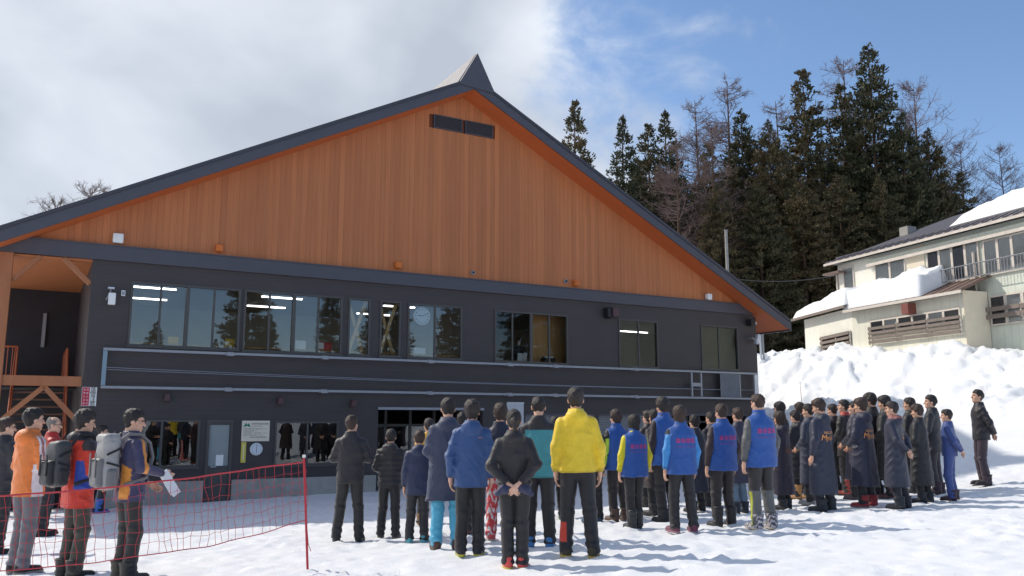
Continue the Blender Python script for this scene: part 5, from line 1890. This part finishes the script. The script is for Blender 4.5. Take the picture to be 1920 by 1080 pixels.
    yk = (np.abs(V[:, 2] - 1.335 + 0.25 * np.abs(V[:, 0])) < 0.008) & (V[:, 1] < 0) & (np.abs(V[:, 0]) < 0.17)
    parts = [('coat' if top == 'coat' else 'jacket', np_mesh('jacket', V * sc, F, C), M_CLOTH)]
    if vest is not None:
        vz = np.array([0.80, 0.95, 1.08, 1.24, 1.35, 1.425, 1.475])
        def vestf(P):
            d = sd_prof(P, vz, np.array([0.228, 0.226, 0.218, 0.226, 0.214, 0.160, 0.09]), np.array([0.172, 0.166, 0.156, 0.160, 0.148, 0.116, 0.088]), np.array([-0.006] * 4 + [-0.014, -0.018, -0.02]), 2.4)
            d = smin(d, sd_caps(P, (0.14, -0.012, 1.375), (0, -0.015, 1.43), 0.085, 0.09), 0.03)
            d = smin(d, sd_caps(P, (-0.14, -0.012, 1.375), (0, -0.015, 1.43), 0.085, 0.09), 0.03)
            d = smin(d, sd_caps(P, (0, -0.028, 1.44), (0, -0.012, 1.55), 0.092, 0.086), 0.03)
            d = d + folds(P, 0.0070)
            d = np.maximum(d, np.abs(P[:, 0]) - np.interp(P[:, 2], [0.8, 1.1, 1.25, 1.45], [0.26, 0.235, 0.20, 0.185]))
            d = np.maximum(d, P[:, 2] - 1.552)
            d = np.maximum(d, -sd_caps(P, (0, -0.012, 1.535), (0, -0.012, 1.64), 0.070, 0.076))
            return np.maximum(d, 0.79 - P[:, 2])
        Vv, Fv = nets(vestf, (-0.3, -0.26, 0.76), (0.3, 0.24, 1.6), res)
        parts.append(('vest', np_mesh('vest', Vv * sc, Fv, np.tile(L3(vest), (len(Vv), 1))), M_CLOTH))
    surf = vestf if vest is not None else jacket
    # --- trousers
    KN = np.array([0.105, 0.018, 0.48])
    AN = np.array([stw + 0.006, -0.03, 0.075])
    lgr = r.normal(0, 0.022, 2)
    ph2 = r.uniform(0, 6.28, 4)
    def trousers(P):
        d = sd_ell(P, (0, -0.012, 0.93), (0.178, 0.122, 0.15))
        for i, s in enumerate((-1, 1)):
            hip = np.array([s * 0.088, -0.005, 0.88])
            kn = np.array([s * (0.088 * 0.45 + (stw) * 0.55), 0.018 + lgr[i], 0.48])
            an = np.array([s * AN[0], AN[1] + lgr[i], 0.06])
            l_ = smin(sd_caps(P, hip, kn, 0.098, 0.074), sd_caps(P, kn, an, 0.074, 0.071), 0.03)
            d = smin(d, l_, 0.012)
        z = P[:, 2]
        cr = np.clip((0.34 - z) / 0.2, 0, 1) + 0.7 * np.exp(-((z - 0.5) / 0.08) ** 2)
        d = d + cr * 0.0105 * np.sin(z * 62 + 7 * P[:, 0] + 9 * P[:, 1] + ph2[0]) * np.sin(11 * P[:, 0] + 14 * P[:, 1] + ph2[1]) + 0.003 * np.sin(17 * z + 21 * P[:, 0] + ph2[2]) 
        return np.maximum(d, 0.05 - z)
    if legs:
        V2, F2 = nets(trousers, (-0.30, -0.2, 0.02), (0.30, 0.2, min(1.1, hem_ + 0.14)), res)
        C2 = np.tile(L3(pants), (len(V2), 1))
        if ppaint:
            ppaint(V2, C2)
        parts.append(('trousers', np_mesh('trousers', V2 * sc, F2, C2), M_CLOTH))
        kd, sc_, so_ = shoes
        Vs, Fs = SHOE[kd]
        for i, s in enumerate((-1, 1)):
            W = Vs @ Rz(-s * 9).T + np.array([s * AN[0], AN[1] + lgr[i] + 0.03, 0.0])
            Cs = np.tile(L3(sc_), (len(Vs), 1))
            Cs[Vs[:, 2] < 0.028] = L3(so_)
            if spaint:
                spaint(Vs, Cs)
            parts.append(('boot' if kd != 'shoe' else 'shoe', np_mesh('shoe', W * sc, Fs, Cs), M_CLOTH))
    # --- body: one skin of head, neck, trunk, limbs and hands
    tilt = tilt + float(np.clip(r.normal(-2, 3.5), -8, 6))
    Rh = Rz(look + r.normal(0, 6))
    if tilt:
        a_ = math.radians(tilt)
        Rh = Rh @ np.array([[1, 0, 0], [0, math.cos(a_), -math.sin(a_)], [0, math.sin(a_), math.cos(a_)]])
    HC = np.array([0, 0.0, 1.622])
    Rh = Rh * 1.0
    bV, bF, bM = [], [], []
    def addm(V_, F_, m_):
        o_ = sum(len(q) for q in bV)
        bV.append(V_)
        bF.append(F_ + o_)
        bM.append(np.full(len(F_), m_))
    addm(HEAD[0] @ Rh.T + HC, HEAD[1], 0)
    for (V_, F_) in EYES:
        addm(V_ @ Rh.T + HC, F_, 1)
    def under(P):
        d = sd_prof(P, np.array([0.86, 1.0, 1.15, 1.3, 1.40, 1.46]), np.array([0.16, 0.145, 0.14, 0.16, 0.15, 0.06]), np.array([0.10, 0.095, 0.09, 0.10, 0.085, 0.055]), np.array([-0.01] * 6))
        for sh, el, wr, up, sgn in chains:
            d = smin(d, smin(sd_caps(P, sh, el, 0.045, 0.036), sd_caps(P, el, wr, 0.036, 0.027), 0.02), 0.03)
        d = smin(d, sd_caps(P, (0, -0.025, 1.40), (0, -0.025, 1.50), 0.058, 0.054), 0.03)
        if legs:
            for s in (-1, 1):
                d = smin(d, smin(sd_caps(P, (s * 0.085, -0.005, 0.88), (s * (0.04 + stw * 0.55), 0.018 + lgr[(s + 1) // 2], 0.48), 0.065, 0.040), sd_caps(P, (s * (0.04 + stw * 0.55), 0.018 + lgr[(s + 1) // 2], 0.48), (s * AN[0], AN[1] + lgr[(s + 1) // 2], 0.08), 0.040, 0.032), 0.02), 0.02)
        return d
    uv, uf = nets(under, (-0.36, -0.26, 0.02 if legs else 0.8), (0.36, 0.36, 1.54), 0.030)
    addm(uv, uf, 0)
    for sh, el, wr, up, sgn in chains:
        dirv = wr - el
        Rm = rot_to(dirv, up)
        hv = HAND[0].copy()
        hf = HAND[1]
        if sgn < 0:
            hv[:, 0] *= -1
            hf = hf[:, ::-1]
        addm(hv @ Rm.T + wr + dirv / np.linalg.norm(dirv) * 0.02, hf, 0)
    me = np_mesh('person', np.concatenate(bV) * sc, np.concatenate(bF), None, None, np.concatenate(bM))
    me.materials.append(M_SKIN)
    me.materials.append(M_EYE)
    o = bpy.data.objects.new('person', me)
    COL.objects.link(o)
    o.location = tuple(P0)
    o.rotation_euler = (math.radians(float(np.clip(r.normal(0, 0.5), -0.9, 0.9))), math.radians(float(np.clip(r.normal(0, 0.5), -0.8, 0.8))), math.radians(face + r.normal(0, 3)))
    tag(o, label, 'person', group)
    hs = HAIRS[(hair, seed % 2)]
    parts.append(('hair', np_mesh('hair', (hs[0] @ Rh.T + HC) * sc, hs[1]), M_HAIR[hairc if hairc != 'black' else ('black', 'soft', 'black', 'brown', 'soft')[seed % 5]]))
    made = {}
    for nm_, me_, m_ in parts:
        c_ = obj(nm_, me_, m_, o)
        made[nm_] = c_
    if glasses:
        g = MB()
        for s in (-1, 1):
            pts = [(s * 0.034 + 0.022 * math.cos(a), 0.102, 0.016 + 0.016 * math.sin(a)) for a in np.linspace(0, 2 * math.pi, 13)]
            g.tube(pts, 0.0022, 4)
            g.tube([(s * 0.056, 0.100, 0.02), (s * 0.083, 0.0, 0.012)], 0.0022, 4)
        V_ = np.array(g.v) @ Rh.T + HC
        g.v = [tuple(q * sc) for q in V_]
        g.build('glasses', M_BLACK, o)
    if text:
        for (tx, wd, cx_, cz_, cl_, shear) in text:
            co, fs_ = text2d(tx, wd, shear=shear)
            if len(co) == 0:
                continue
            # lay the print on the back of the garment
            x_ = cx_ + co[:, 0]
            z_ = cz_ + co[:, 1]
            ys = np.linspace(-0.42, 0.0, 90)
            Pq = np.stack([np.repeat(x_, 90), np.tile(ys, len(x_)), np.repeat(z_, 90)], -1)
            D = surf(Pq).reshape(len(x_), 90) < 0.007
            y_ = ys[np.argmax(D, 1)]
            ok = D.any(1)
            B = np.stack([np.ones_like(x_), x_, z_, x_ * x_, x_ * z_, z_ * z_, x_ ** 4], -1)
            cf = np.linalg.lstsq(B[ok], y_[ok], rcond=None)[0]
            fit = B @ cf
            y_ = fit - max(0.0, float((fit - y_)[ok].max())) * 0.9 - 0.001
            mb = MB().add([(-a, b, c) if False else (a, b, c) for a, b, c in zip(x_ * sc, y_ * sc, z_ * sc)], fs_)
            mb.build('print', mat('print_%d_%d_%d' % cl_, cl_, 0.6, 0.03), made.get('vest') or made.get('coat') or made.get('jacket'))
    PEOPLE.append((o, Hh))
    return o, sc, surf
# garment panels
def p_shoulder(c, z=1.33):
    def f(V, C, arm):
        C[V[:, 2] > z] = L3(c)
    return f
BLK, NAVY = (34, 33, 37), (40, 46, 66)
COATC = (50, 54, 72)
GL_, GM_, GV_, GO_ = 'officials watching from the left behind the net', 'people lined up in the middle', 'helpers in blue vests', 'pupils lined up at the right'
# ---- left group
def orange_paint(V, C, arm):
    s = arm & (V[:, 0] > 0.0)
    ang = V[:, 0]
    st = s & (np.abs(V[:, 1] + 0.02) < 0.032)
    C[st] = L3((238, 232, 232))
    side = (~arm) & (V[:, 0] > 0.14) & (V[:, 2] < 1.15) & (V[:, 1] > -0.07) & (V[:, 1] < 0.05)
    C[side] = L3((232, 226, 228))
    thin = s & (np.abs(V[:, 1] + 0.02) < 0.010)
    C[thin] = L3((190, 120, 110))
person(40, 1074, 764, -34, 'orange jacket with white side stripes and grey trousers, standing behind the net', 'jacket', (240, 132, 60), None, (112, 110, 116), ('shoe', (40, 38, 40), (150, 140, 132)), 'front', 'short', look=-18, hood=True, paint=orange_paint, group=GL_, res=0.013, ppaint=lambda V, C: None)
def red_paint(V, C, arm):
    C[V[:, 2] > 1.43] = L3((44, 42, 46))
    C[arm & (V[:, 2] > 1.33)] = L3((60, 52, 54))
    b = (~arm) & (V[:, 0] > 0.11) & (V[:, 2] < 1.22) & (V[:, 2] > 0.93) & (V[:, 1] < 0.06)
    C[b] = L3((52, 78, 170))
redman = person(132, 1084, 768, -36, 'red jacket with blue side panel and black backpack, second from left', 'jacket', (216, 62, 42), None, (66, 64, 56), ('boot', (38, 36, 36), (30, 30, 30)), 'front', 'full', look=-12, hood=True, hem=0.72, paint=red_paint, group=GL_, res=0.013)
def navy_paint(V, C, arm):
    st = arm & (np.abs(V[:, 1] - 0.03) < 0.024) & (V[:, 0] > 0)
    C[st] = L3((232, 148, 60))
    b = (~arm) & (V[:, 0] > 0.06) & (V[:, 0] < 0.17) & (V[:, 2] < 1.20 - (V[:, 0] - 0.06) * 0.5) & (V[:, 1] < 0.0) & (V[:, 2] > 0.84)
    C[b] = L3((230, 150, 62))
navyman = person(233, 1088, 766, -47, 'navy jacket with orange stripes, grey backpack and papers in hand', 'jacket', (66, 64, 94), None, (46, 46, 44), ('boot', (70, 66, 58), (40, 40, 40)), ('hold', 'front'), 'short', look=-18, paint=navy_paint, group=GL_, glasses=True, res=0.013)
person(84, 1004, 780, -60, 'grey haired person in a red jacket behind the orange jacket', 'jacket', (190, 52, 44), None, (44, 42, 46), ('boot', (40, 38, 40), (30, 30, 30)), 'front', 'bald', 'grey', look=-15, group=GL_, glasses=True)
person(181, 962, 797, -20, 'person in a navy and violet jacket half hidden behind the grey backpack', 'jacket', (60, 66, 118), (110, 60, 84), (34, 34, 40), ('tall', (60, 110, 190), (170, 50, 50)), 'front', 'short', look=-50, group=GL_)
person(-12, 1040, 782, -30, 'dark clad person cut off by the left picture edge', 'jacket', (52, 50, 54), None, (40, 39, 42), ('boot', (38, 36, 36), (30, 30, 30)), 'front', 'short', 'brown', look=-25, group=GL_, glasses=True)
# ---- middle group
person(652, 1015, 778, 2, 'all in black with arms folded, standing alone right of the net pole', 'jacket', (50, 46, 50), None, (44, 42, 43), ('shoe', (36, 40, 38), (34, 36, 36)), 'folded', 'short', 'brown', look=-25, group=GM_, stance=0.125)
person(728, 1008, 804, -4, 'short person in a black quilted down jacket with hood', 'puffy', (46, 44, 48), None, (40, 39, 42), ('shoe', (44, 44, 46), (120, 116, 100)), 'front', 'short', look=8, hood=True, group=GM_, stance=0.12)
person(781, 1018, 806, 4, 'short person in a navy jacket, dark trousers and teal shoes', 'jacket', (44, 52, 82), None, (40, 40, 44), ('shoe', (84, 158, 172), (120, 170, 176)), 'side', 'short', 'brown', hood=True, group=GM_, hem=0.74)
person(803, 985, 784, 10, 'person in a yellow jacket mostly hidden behind the navy coat', 'jacket', (226, 176, 62), None, (42, 40, 42), ('boot', (136, 96, 60), (60, 50, 40)), 'front', 'short', look=20, group=GM_)
person(836, 1030, 745, 8, 'long dark navy coat over light blue trousers, brown shoes', 'coat', (62, 68, 92), None, (84, 172, 206), ('shoe', (88, 62, 54), (60, 46, 40)), 'front', 'short', look=6, hood=True, hem=0.56, group=GM_, text=[('Myoko', 0.17, 0.10, 1.22, (190, 196, 206), 0.2)])
person(880, 1041, 750, 0, 'bright blue hooded jacket, black trousers and yellow soled shoes', 'jacket', (52, 82, 132), None, (36, 34, 38), ('shoe', (40, 38, 44), (190, 180, 60)), 'side', 'full', hood=True, group=GM_, hem=0.76, res=0.013, text=[('FACE', 0.05, 0.105, 1.33, (214, 140, 110), 0.0)])
person(866, 1000, 772, -5, 'dark clad person hidden behind the blue hooded jacket', 'jacket', (66, 44, 46), None, (38, 36, 40), ('shoe', (120, 60, 50), (60, 40, 40)), 'front', 'short', group=GM_)
def rw(V, C):
    b = (V[:, 0] < -0.02) & (V[:, 1] < 0.05)
    C[b] = L3((214, 70, 74))
    w = b & (np.sin(V[:, 2] * 41 + 2 * np.sin(V[:, 0] * 60)) * np.sin(V[:, 0] * 50 + V[:, 2] * 13 + V[:, 1] * 40) > 0.25)
    C[w] = L3((232, 224, 222))
person(936, 1012, 757, 2, 'dark navy jacket with red and white patterned trousers', 'jacket', (48, 50, 68), None, (38, 36, 40), ('shoe', (210, 90, 92), (200, 196, 190)), 'front', 'full', group=GM_, ppaint=rw)
def calf(V, C):
    pass
girl = person(966, 1064, 767, -3, 'black tracksuit with hands behind the back holding navy gloves, red shoes', 'jacket', (46, 43, 45), None, (42, 40, 42), ('shoe', (222, 84, 78), (196, 180, 70)), 'back', 'pony', group=GM_, hood=True, res=0.013, stance=0.085)
person(1012, 1026, 742, 0, 'teal jacket with black shoulders and blue shoes', 'jacket', (70, 150, 162), (52, 50, 54), (42, 40, 44), ('shoe', (70, 130, 186), (60, 110, 160)), 'front', 'crop', group=GM_, paint=p_shoulder((52, 48, 52), 1.36), collar=(120, 118, 118))
yel = person(1087, 1046, 725, -2, 'tall person in a bright yellow jacket and black trousers', 'jacket', (240, 204, 52), None, (38, 36, 40), ('shoe', (66, 58, 40), (214, 178, 50)), 'side', 'short', hood=True, group=GM_, hem=0.86, res=0.013, stance=0.105, collar=None, ppaint=lambda V, C: C.__setitem__((V[:, 2] < 0.36) & (V[:, 2] > 0.16) & (V[:, 0] < -0.13), L3((200, 66, 50))))
person(1043, 975, 780, 12, 'dark clad person glimpsed between the teal and yellow jackets', 'jacket', (44, 40, 44), None, (36, 34, 38), ('shoe', (60, 90, 80), (40, 40, 40)), 'front', 'short', group=GM_)
person(1112, 980, 778, 12, 'dark clad person hidden behind the yellow jacket', 'jacket', (44, 42, 48), None, (36, 34, 38), ('shoe', (60, 84, 110), (40, 40, 40)), 'front', 'short', group=GM_)
# ---- helpers in vests
VB = (46, 90, 164)
KANJI = [('金谷塗装', 0.29, 0.0, 1.275, (226, 60, 120), 0.0), ('KANAYA TOSOU', 0.27, 0.0, 1.19, (140, 80, 150), 0.0)]
def lime(V, C, arm):
    C[arm & (V[:, 2] > 1.30)] = L3((40, 40, 44))
person(1160, 976, 768, 26, 'blue vest over lime green sleeves, brown boots, left of the yellow sleeves', 'jacket', (52, 50, 54), (204, 232, 70), (48, 42, 44), ('boot', (96, 72, 62), (60, 48, 42)), 'side', 'full', 'brown', vest=VB, group=GV_, paint=lime)
person(1190, 991, 778, 16, 'short helper in a blue vest over yellow sleeves', 'jacket', (230, 214, 40), None, (44, 41, 44), ('tall', (48, 52, 54), (34, 36, 36)), 'side', 'bob', vest=VB, text=KANJI, group=GV_, stance=0.085)
person(1252, 979, 745, 30, 'blue vest over black sleeves, standing behind the light blue sleeves', 'jacket', (48, 38, 42), None, (44, 40, 42), ('boot', (38, 38, 42), (30, 30, 30)), 'side', 'full', vest=VB, group=GV_)
person(1281, 998, 761, 14, 'blue vest over light blue sleeves with maroon shoes', 'jacket', (70, 146, 214), None, (40, 38, 42), ('shoe', (112, 56, 78), (150, 110, 120)), 'side', 'bob', 'brown', vest=VB, text=KANJI, group=GV_, paint=p_shoulder((60, 62, 72), 1.36))
person(1357, 988, 757, 24, 'blue vest over dark brown sleeves and black snow boots', 'jacket', (66, 52, 54), None, (50, 44, 46), ('tall', (42, 40, 44), (34, 34, 36)), 'side', 'short', vest=VB, text=KANJI, group=GV_)
def camo(V, C):
    w = np.sin(V[:, 2] * 95 + 3 * np.sin(V[:, 1] * 80)) * np.sin(V[:, 1] * 90 + V[:, 0] * 70) > 0.1
    C[w & (V[:, 2] > 0.03)] = L3((206, 202, 206))
def socks(V, C):
    C[V[:, 2] < 0.50] = L3((104, 104, 102))
    C[(V[:, 2] < 0.48) & (V[:, 0] < -0.15) & (np.abs(V[:, 1]) < 0.02)] = L3((190, 196, 60))
person(1432, 991, 738, 20, 'tall helper in a blue vest over grey sleeves with patterned snow boots', 'jacket', (98, 98, 98), None, (54, 50, 52), ('boot', (88, 82, 90), (180, 170, 160)), 'side', 'crop', 'brown', vest=VB, text=KANJI, group=GV_, ppaint=socks, spaint=camo, res=0.014)
person(1232, 965, 768, 40, 'dark brown hooded coat standing behind the vest helpers', 'coat', (56, 48, 48), None, (40, 38, 40), ('boot', (36, 34, 38), (30, 30, 30)), 'back', 'bob', group=GO_, hem=0.45, look=8)
person(1217, 950, 770, 42, 'dark haired person peeking out left of the brown coat', 'coat', (48, 44, 46), None, (40, 38, 40), ('boot', (36, 34, 38), (30, 30, 30)), 'front', 'full', group=GO_, hem=0.45)
person(1307, 960, 778, 30, 'long dark navy coat behind the light blue sleeves', 'coat', (46, 50, 66), None, (40, 38, 40), ('boot', (36, 34, 38), (30, 30, 30)), 'front', 'full', group=GO_)
person(1388, 963, 764, 30, 'navy coat over grey blue trousers between two tall helpers', 'coat', (56, 54, 72), None, (112, 132, 150), ('boot', (48, 52, 60), (34, 34, 36)), 'front', 'short', group=GO_, hem=0.5)
person(1338, 950, 772, 30, 'dark head behind the dark brown sleeves', 'coat', (42, 42, 50), None, (40, 38, 40), ('boot', (36, 34, 38), (30, 30, 30)), 'front', 'short', group=GO_)
# ---- pupils in long coats at the right
MYO = [('NIIGATA', 0.24, 0.0, 1.225, (244, 176, 120), 0.15), ('Myoko', 0.34, 0.005, 1.135, (252, 168, 96), 0.25)]
GB = ('boot', (44, 48, 56), (36, 36, 40))
person(1470, 955, 772, 40, 'navy coat with a faint orange print, nearest the grey sleeves', 'coat', (54, 48, 64), None, (40, 38, 42), GB, 'front', 'bob', 'brown', group=GO_, hood=True, text=[('NIIGATA', 0.16, 0.02, 1.10, (150, 84, 62), 0.15), ('Myoko', 0.25, 0.02, 1.04, (170, 90, 60), 0.25)], hem=0.27)
person(1500, 935, 770, 44, 'black coat and tan boots in the gap between navy coats', 'coat', (42, 42, 48), None, (40, 38, 42), ('tall', (166, 122, 76), (96, 70, 48)), 'front', 'full', group=GO_, hood=True, hem=0.40)
person(1467, 925, 754, 40, 'dark hair above the faint orange print coat', 'coat', (54, 46, 50), None, (40, 38, 42), GB, 'front', 'bob', group=GO_)
person(1507, 922, 755, 44, 'dark hooded coat behind the tan boots', 'coat', (46, 48, 56), None, (40, 38, 42), GB, 'front', 'full', group=GO_)
person(1546, 958, 748, 38, 'navy coat with orange print, leftmost of the three prints in front', 'coat', COATC, None, (38, 40, 52), GB, 'side', 'full', 'brown', group=GO_, hood=True, text=MYO, tilt=-12, hem=0.26, look=14)
person(1524, 945, 757, 42, 'grey navy coat just left behind the first orange print', 'coat', (62, 66, 82), None, (40, 38, 42), ('shoe', (150, 150, 156), (170, 166, 160)), 'front', 'short', group=GO_)
person(1570, 926, 757, 46, 'black coat with hidden face between the orange prints', 'coat', (48, 46, 50), None, (40, 38, 42), GB, 'front', 'short', group=GO_)
person(1590, 928, 749, 44, 'black jacket with red collar and red boots', 'jacket', (50, 48, 48), None, (42, 40, 42), ('tall', (150, 62, 56), (50, 40, 40)), 'front', 'short', group=GO_, collar=(190, 76, 66), look=15, hem=0.7)
person(1626, 951, 746, 40, 'navy coat with orange print and red ski boots', 'coat', (48, 50, 70), None, (38, 38, 44), ('boot', (150, 48, 54), (120, 110, 110)), 'front', 'full', group=GO_, hood=True, text=MYO, hem=0.33, look=6)
person(1643, 932, 737, 44, 'tall person in a black coat behind the red ski boots', 'coat', (42, 40, 44), None, (38, 36, 40), GB, 'front', 'full', group=GO_, hem=0.30, look=10)
person(1610, 936, 752, 44, 'grey navy coat with brown shoes behind the middle print', 'coat', (60, 58, 74), None, (38, 36, 40), ('shoe', (96, 84, 88), (70, 60, 60)), 'front', 'short', group=GO_, hem=0.34)
person(1686, 953, 752, 48, 'navy coat with hands behind the back, rightmost orange print', 'coat', (52, 55, 72), None, (40, 42, 50), GB, 'back', 'short', group=GO_, hood=True, text=[('NIIGATA', 0.13, 0.03, 1.21, (226, 150, 96), 0.1), ('Myoko', 0.17, 0.03, 1.145, (240, 166, 110), 0.2)], hem=0.34, collar=(150, 96, 92), look=8)
person(1669, 934, 742, 46, 'dark coat right behind the rightmost orange print', 'coat', (50, 50, 50), None, (40, 38, 42), ('boot', (110, 80, 84), (60, 48, 48)), 'front', 'full', group=GO_, hem=0.34)
person(1731, 942, 758, 48, 'black coat with a blue strap, left of the blue ski suit', 'coat', (40, 40, 44), None, (38, 38, 42), GB, 'front', 'full', group=GO_, hem=0.30, tilt=-10, paint=lambda V, C, arm: C.__setitem__((~arm) & (np.abs(V[:, 0] - 0.12) < 0.016) & (V[:, 1] < 0) & (V[:, 2] > 0.95), L3((90, 170, 190))))
person(1714, 925, 745, 46, 'dark coat behind the black coat with the strap', 'coat', (46, 44, 48), None, (40, 38, 42), GB, 'front', 'short', group=GO_)
person(1757, 925, 740, 46, 'black jacket and dark red boots behind the blue ski suit', 'jacket', (46, 46, 52), None, (52, 46, 52), ('boot', (72, 50, 56), (44, 40, 44)), 'front', 'short', group=GO_, look=12, hem=0.72)
person(1787, 938, 767, 50, 'child in a blue ski suit with hands behind the back', 'suit', (62, 80, 138), None, (62, 82, 142), ('boot', (66, 46, 60), (40, 36, 44)), 'back', 'short', group=GO_, hem=0.84, look=10, paint=lambda V, C, arm: None)
far = person(1847, 909, 730, 82, 'tall person in a black jacket standing apart at the far right', 'jacket', (44, 42, 48), None, (66, 54, 64), ('boot', (44, 38, 46), (36, 34, 38)), 'back', 'short', look=18, tilt=8, group=GO_, hem=0.82, ppaint=lambda V, C: C.__setitem__((V[:, 0] < -0.03) & (V[:, 0] > -0.09) & (V[:, 2] > 0.84) & (V[:, 1] < 0), L3((200, 220, 80))))
# ---- clerk behind the office window
s_ = FS(972, 640, -1.35)[0]
p = FO + fu * s_ - fn * 1.35
zh = CAM[2] + ray(972, 634)[2] * (p[1] / ray(972, 634)[1])
person(0, 0, 0, 180 + math.degrees(FA), 'clerk with a grey scarf at the desk in the office window', 'jacket', (52, 56, 62), None, arms='desk', hair='full', pos=(p[0], p[1], zh - 1.62, 1.62), tilt=-14, collar=(150, 150, 152), legs=True, look=-14)

# ------------------------------------------------------------------ things people carry
def on_person(pr, name, label, cat):
    o, sc, surf = pr
    e = empty(name, tuple(o.location), 0.0)
    e.rotation_euler = o.rotation_euler
    e.scale = (sc, sc, sc)
    tag(e, label, cat)
    return e
def rounded(name, func, lo, hi, h, m_, parent, col=None):
    V, F = nets(func, lo, hi, h)
    me = np_mesh(name, V, F, None if col is None else np.tile(L3(col), (len(V), 1)))
    return obj(name, me, m_, parent)
def sd_rbox(P, c, b, r_):
    q = np.abs(P - np.asarray(c)) - np.asarray(b) + r_
    return np.linalg.norm(np.maximum(q, 0), axis=1) + np.minimum(q.max(1), 0) - r_
def backpack(pr, body, dark, name_label, w=0.155, d=0.10, h=0.27, zc_=1.20, lid=True):
    e = on_person(pr, 'backpack', name_label, 'backpack')
    yb = -0.165 - d
    rounded('main_bag', lambda P: sd_rbox(P, (0, yb, zc_), (w, d, h), 0.06) + 0.006 * np.sin(P[:, 2] * 21) * np.sin(P[:, 0] * 18), (-w - 0.05, yb - d - 0.05, zc_ - h - 0.05), (w + 0.05, yb + d + 0.05, zc_ + h + 0.05), 0.015, M_CLOTH, e, body)
    rounded('front_pocket', lambda P: sd_rbox(P, (0, yb - d - 0.01, zc_ - 0.09), (w * 0.8, 0.045, h * 0.55), 0.04), (-w, yb - d - 0.1, zc_ - h - 0.05), (w, yb + 0.05, zc_ + h * 0.7), 0.015, M_CLOTH, e, dark)
    if lid:
        rounded('top_lid', lambda P: sd_rbox(P, (0, yb - 0.005, zc_ + h - 0.02), (w * 0.98, d * 1.05, 0.055), 0.05), (-w - 0.05, yb - d - 0.06, zc_ + h - 0.12), (w + 0.05, yb + d + 0.06, zc_ + h + 0.08), 0.015, M_CLOTH, e, body)
    st = mat('strap_%d_%d_%d' % dark, dark, 0.7, 0.08)
    for s in (-1, 1):
        MB().tube([(s * 0.085, -0.17, zc_ + h - 0.05), (s * 0.105, -0.09, 1.497), (s * 0.115, 0.03, 1.490), (s * 0.125, 0.125, 1.40), (s * 0.145, 0.155, 1.25), (s * 0.19, 0.08, 1.05), (s * 0.17, -0.14, 0.98)], 0.019, 6).build('shoulder_strap', st, e)
        MB().box(s * w * 0.5 - 0.012, s * w * 0.5 + 0.012, yb - d - 0.066, yb - d - 0.058, zc_ - h * 0.5, zc_ + h * 0.4).build('buckle_strap', st, e)
    for s in (-1, 1):
        rounded('side_pocket', lambda P: sd_rbox(P, (s * (w + 0.004), yb, zc_ - h * 0.55), (0.03, d * 0.62, h * 0.36), 0.025), (s * w - 0.06, yb - d, zc_ - h - 0.03), (s * w + 0.06, yb + d, zc_), 0.014, M_CLOTH, e, dark)
        for zz, tl in ((zc_ + h * 0.45, 0.03), (zc_ - h * 0.02, -0.02)):
            MB().bar((s * (w + 0.003), yb - d * 0.75, zz - tl), (s * (w + 0.003), yb + d * 0.8, zz + tl), 0.010, 0.020).build('compression_strap', mat('black_webbing', (38, 38, 40), 0.7, 0.05), e)
    MB().box(-w * 0.62, w * 0.62, yb - d - 0.0605, yb - d - 0.054, zc_ + 0.03, zc_ + 0.042).build('zip', mat('black_webbing', (38, 38, 40)), e)
    MB().tube([(-0.03, -0.2, zc_ + h + 0.01), (0, -0.2, zc_ + h + 0.05), (0.03, -0.2, zc_ + h + 0.01)], 0.008, 5).build('grab_loop', st, e)
    return e
backpack(redman, (70, 70, 72), (48, 48, 50), 'black backpack on the back of the red jacket', 0.14, 0.085, 0.24, 1.19, False)
backpack(navyman, (160, 158, 156), (120, 118, 118), 'light grey backpack worn over the navy jacket', 0.14, 0.085, 0.27, 1.20, True)
# papers in the hand of the navy jacket
e = on_person(navyman, 'paper_sheets', 'white paper sheets held by the person in navy', 'paper')
MB().bar((0.20, 0.25, 1.10), (0.23, 0.40, 0.86), 0.10, 0.02, (1, 0.2, 0.4)).build('sheet', M_WHITE, e)
MB().bar((0.19, 0.26, 1.09), (0.235, 0.375, 0.88), 0.12, 0.012, (1, 0.3, 0.2)).build('sheet', M_WHITE, e)
# navy gloves held behind the back of the girl
e = on_person(girl, 'gloves', 'pair of navy gloves held behind the back of the black tracksuit', 'gloves')
for s in (-1, 1):
    rounded('glove', lambda P: smin(sd_ell(P, (s * 0.10, -0.235, 0.885), (0.085, 0.035, 0.05)), sd_caps(P, (s * 0.12, -0.235, 0.88), (s * 0.19, -0.225, 0.83), 0.04, 0.03), 0.03) + 0.006 * np.sin(P[:, 0] * 60) * np.sin(P[:, 2] * 50), (-0.26, -0.30, 0.76), (0.26, -0.17, 0.97), 0.012, M_CLOTH, e, (52, 54, 82))
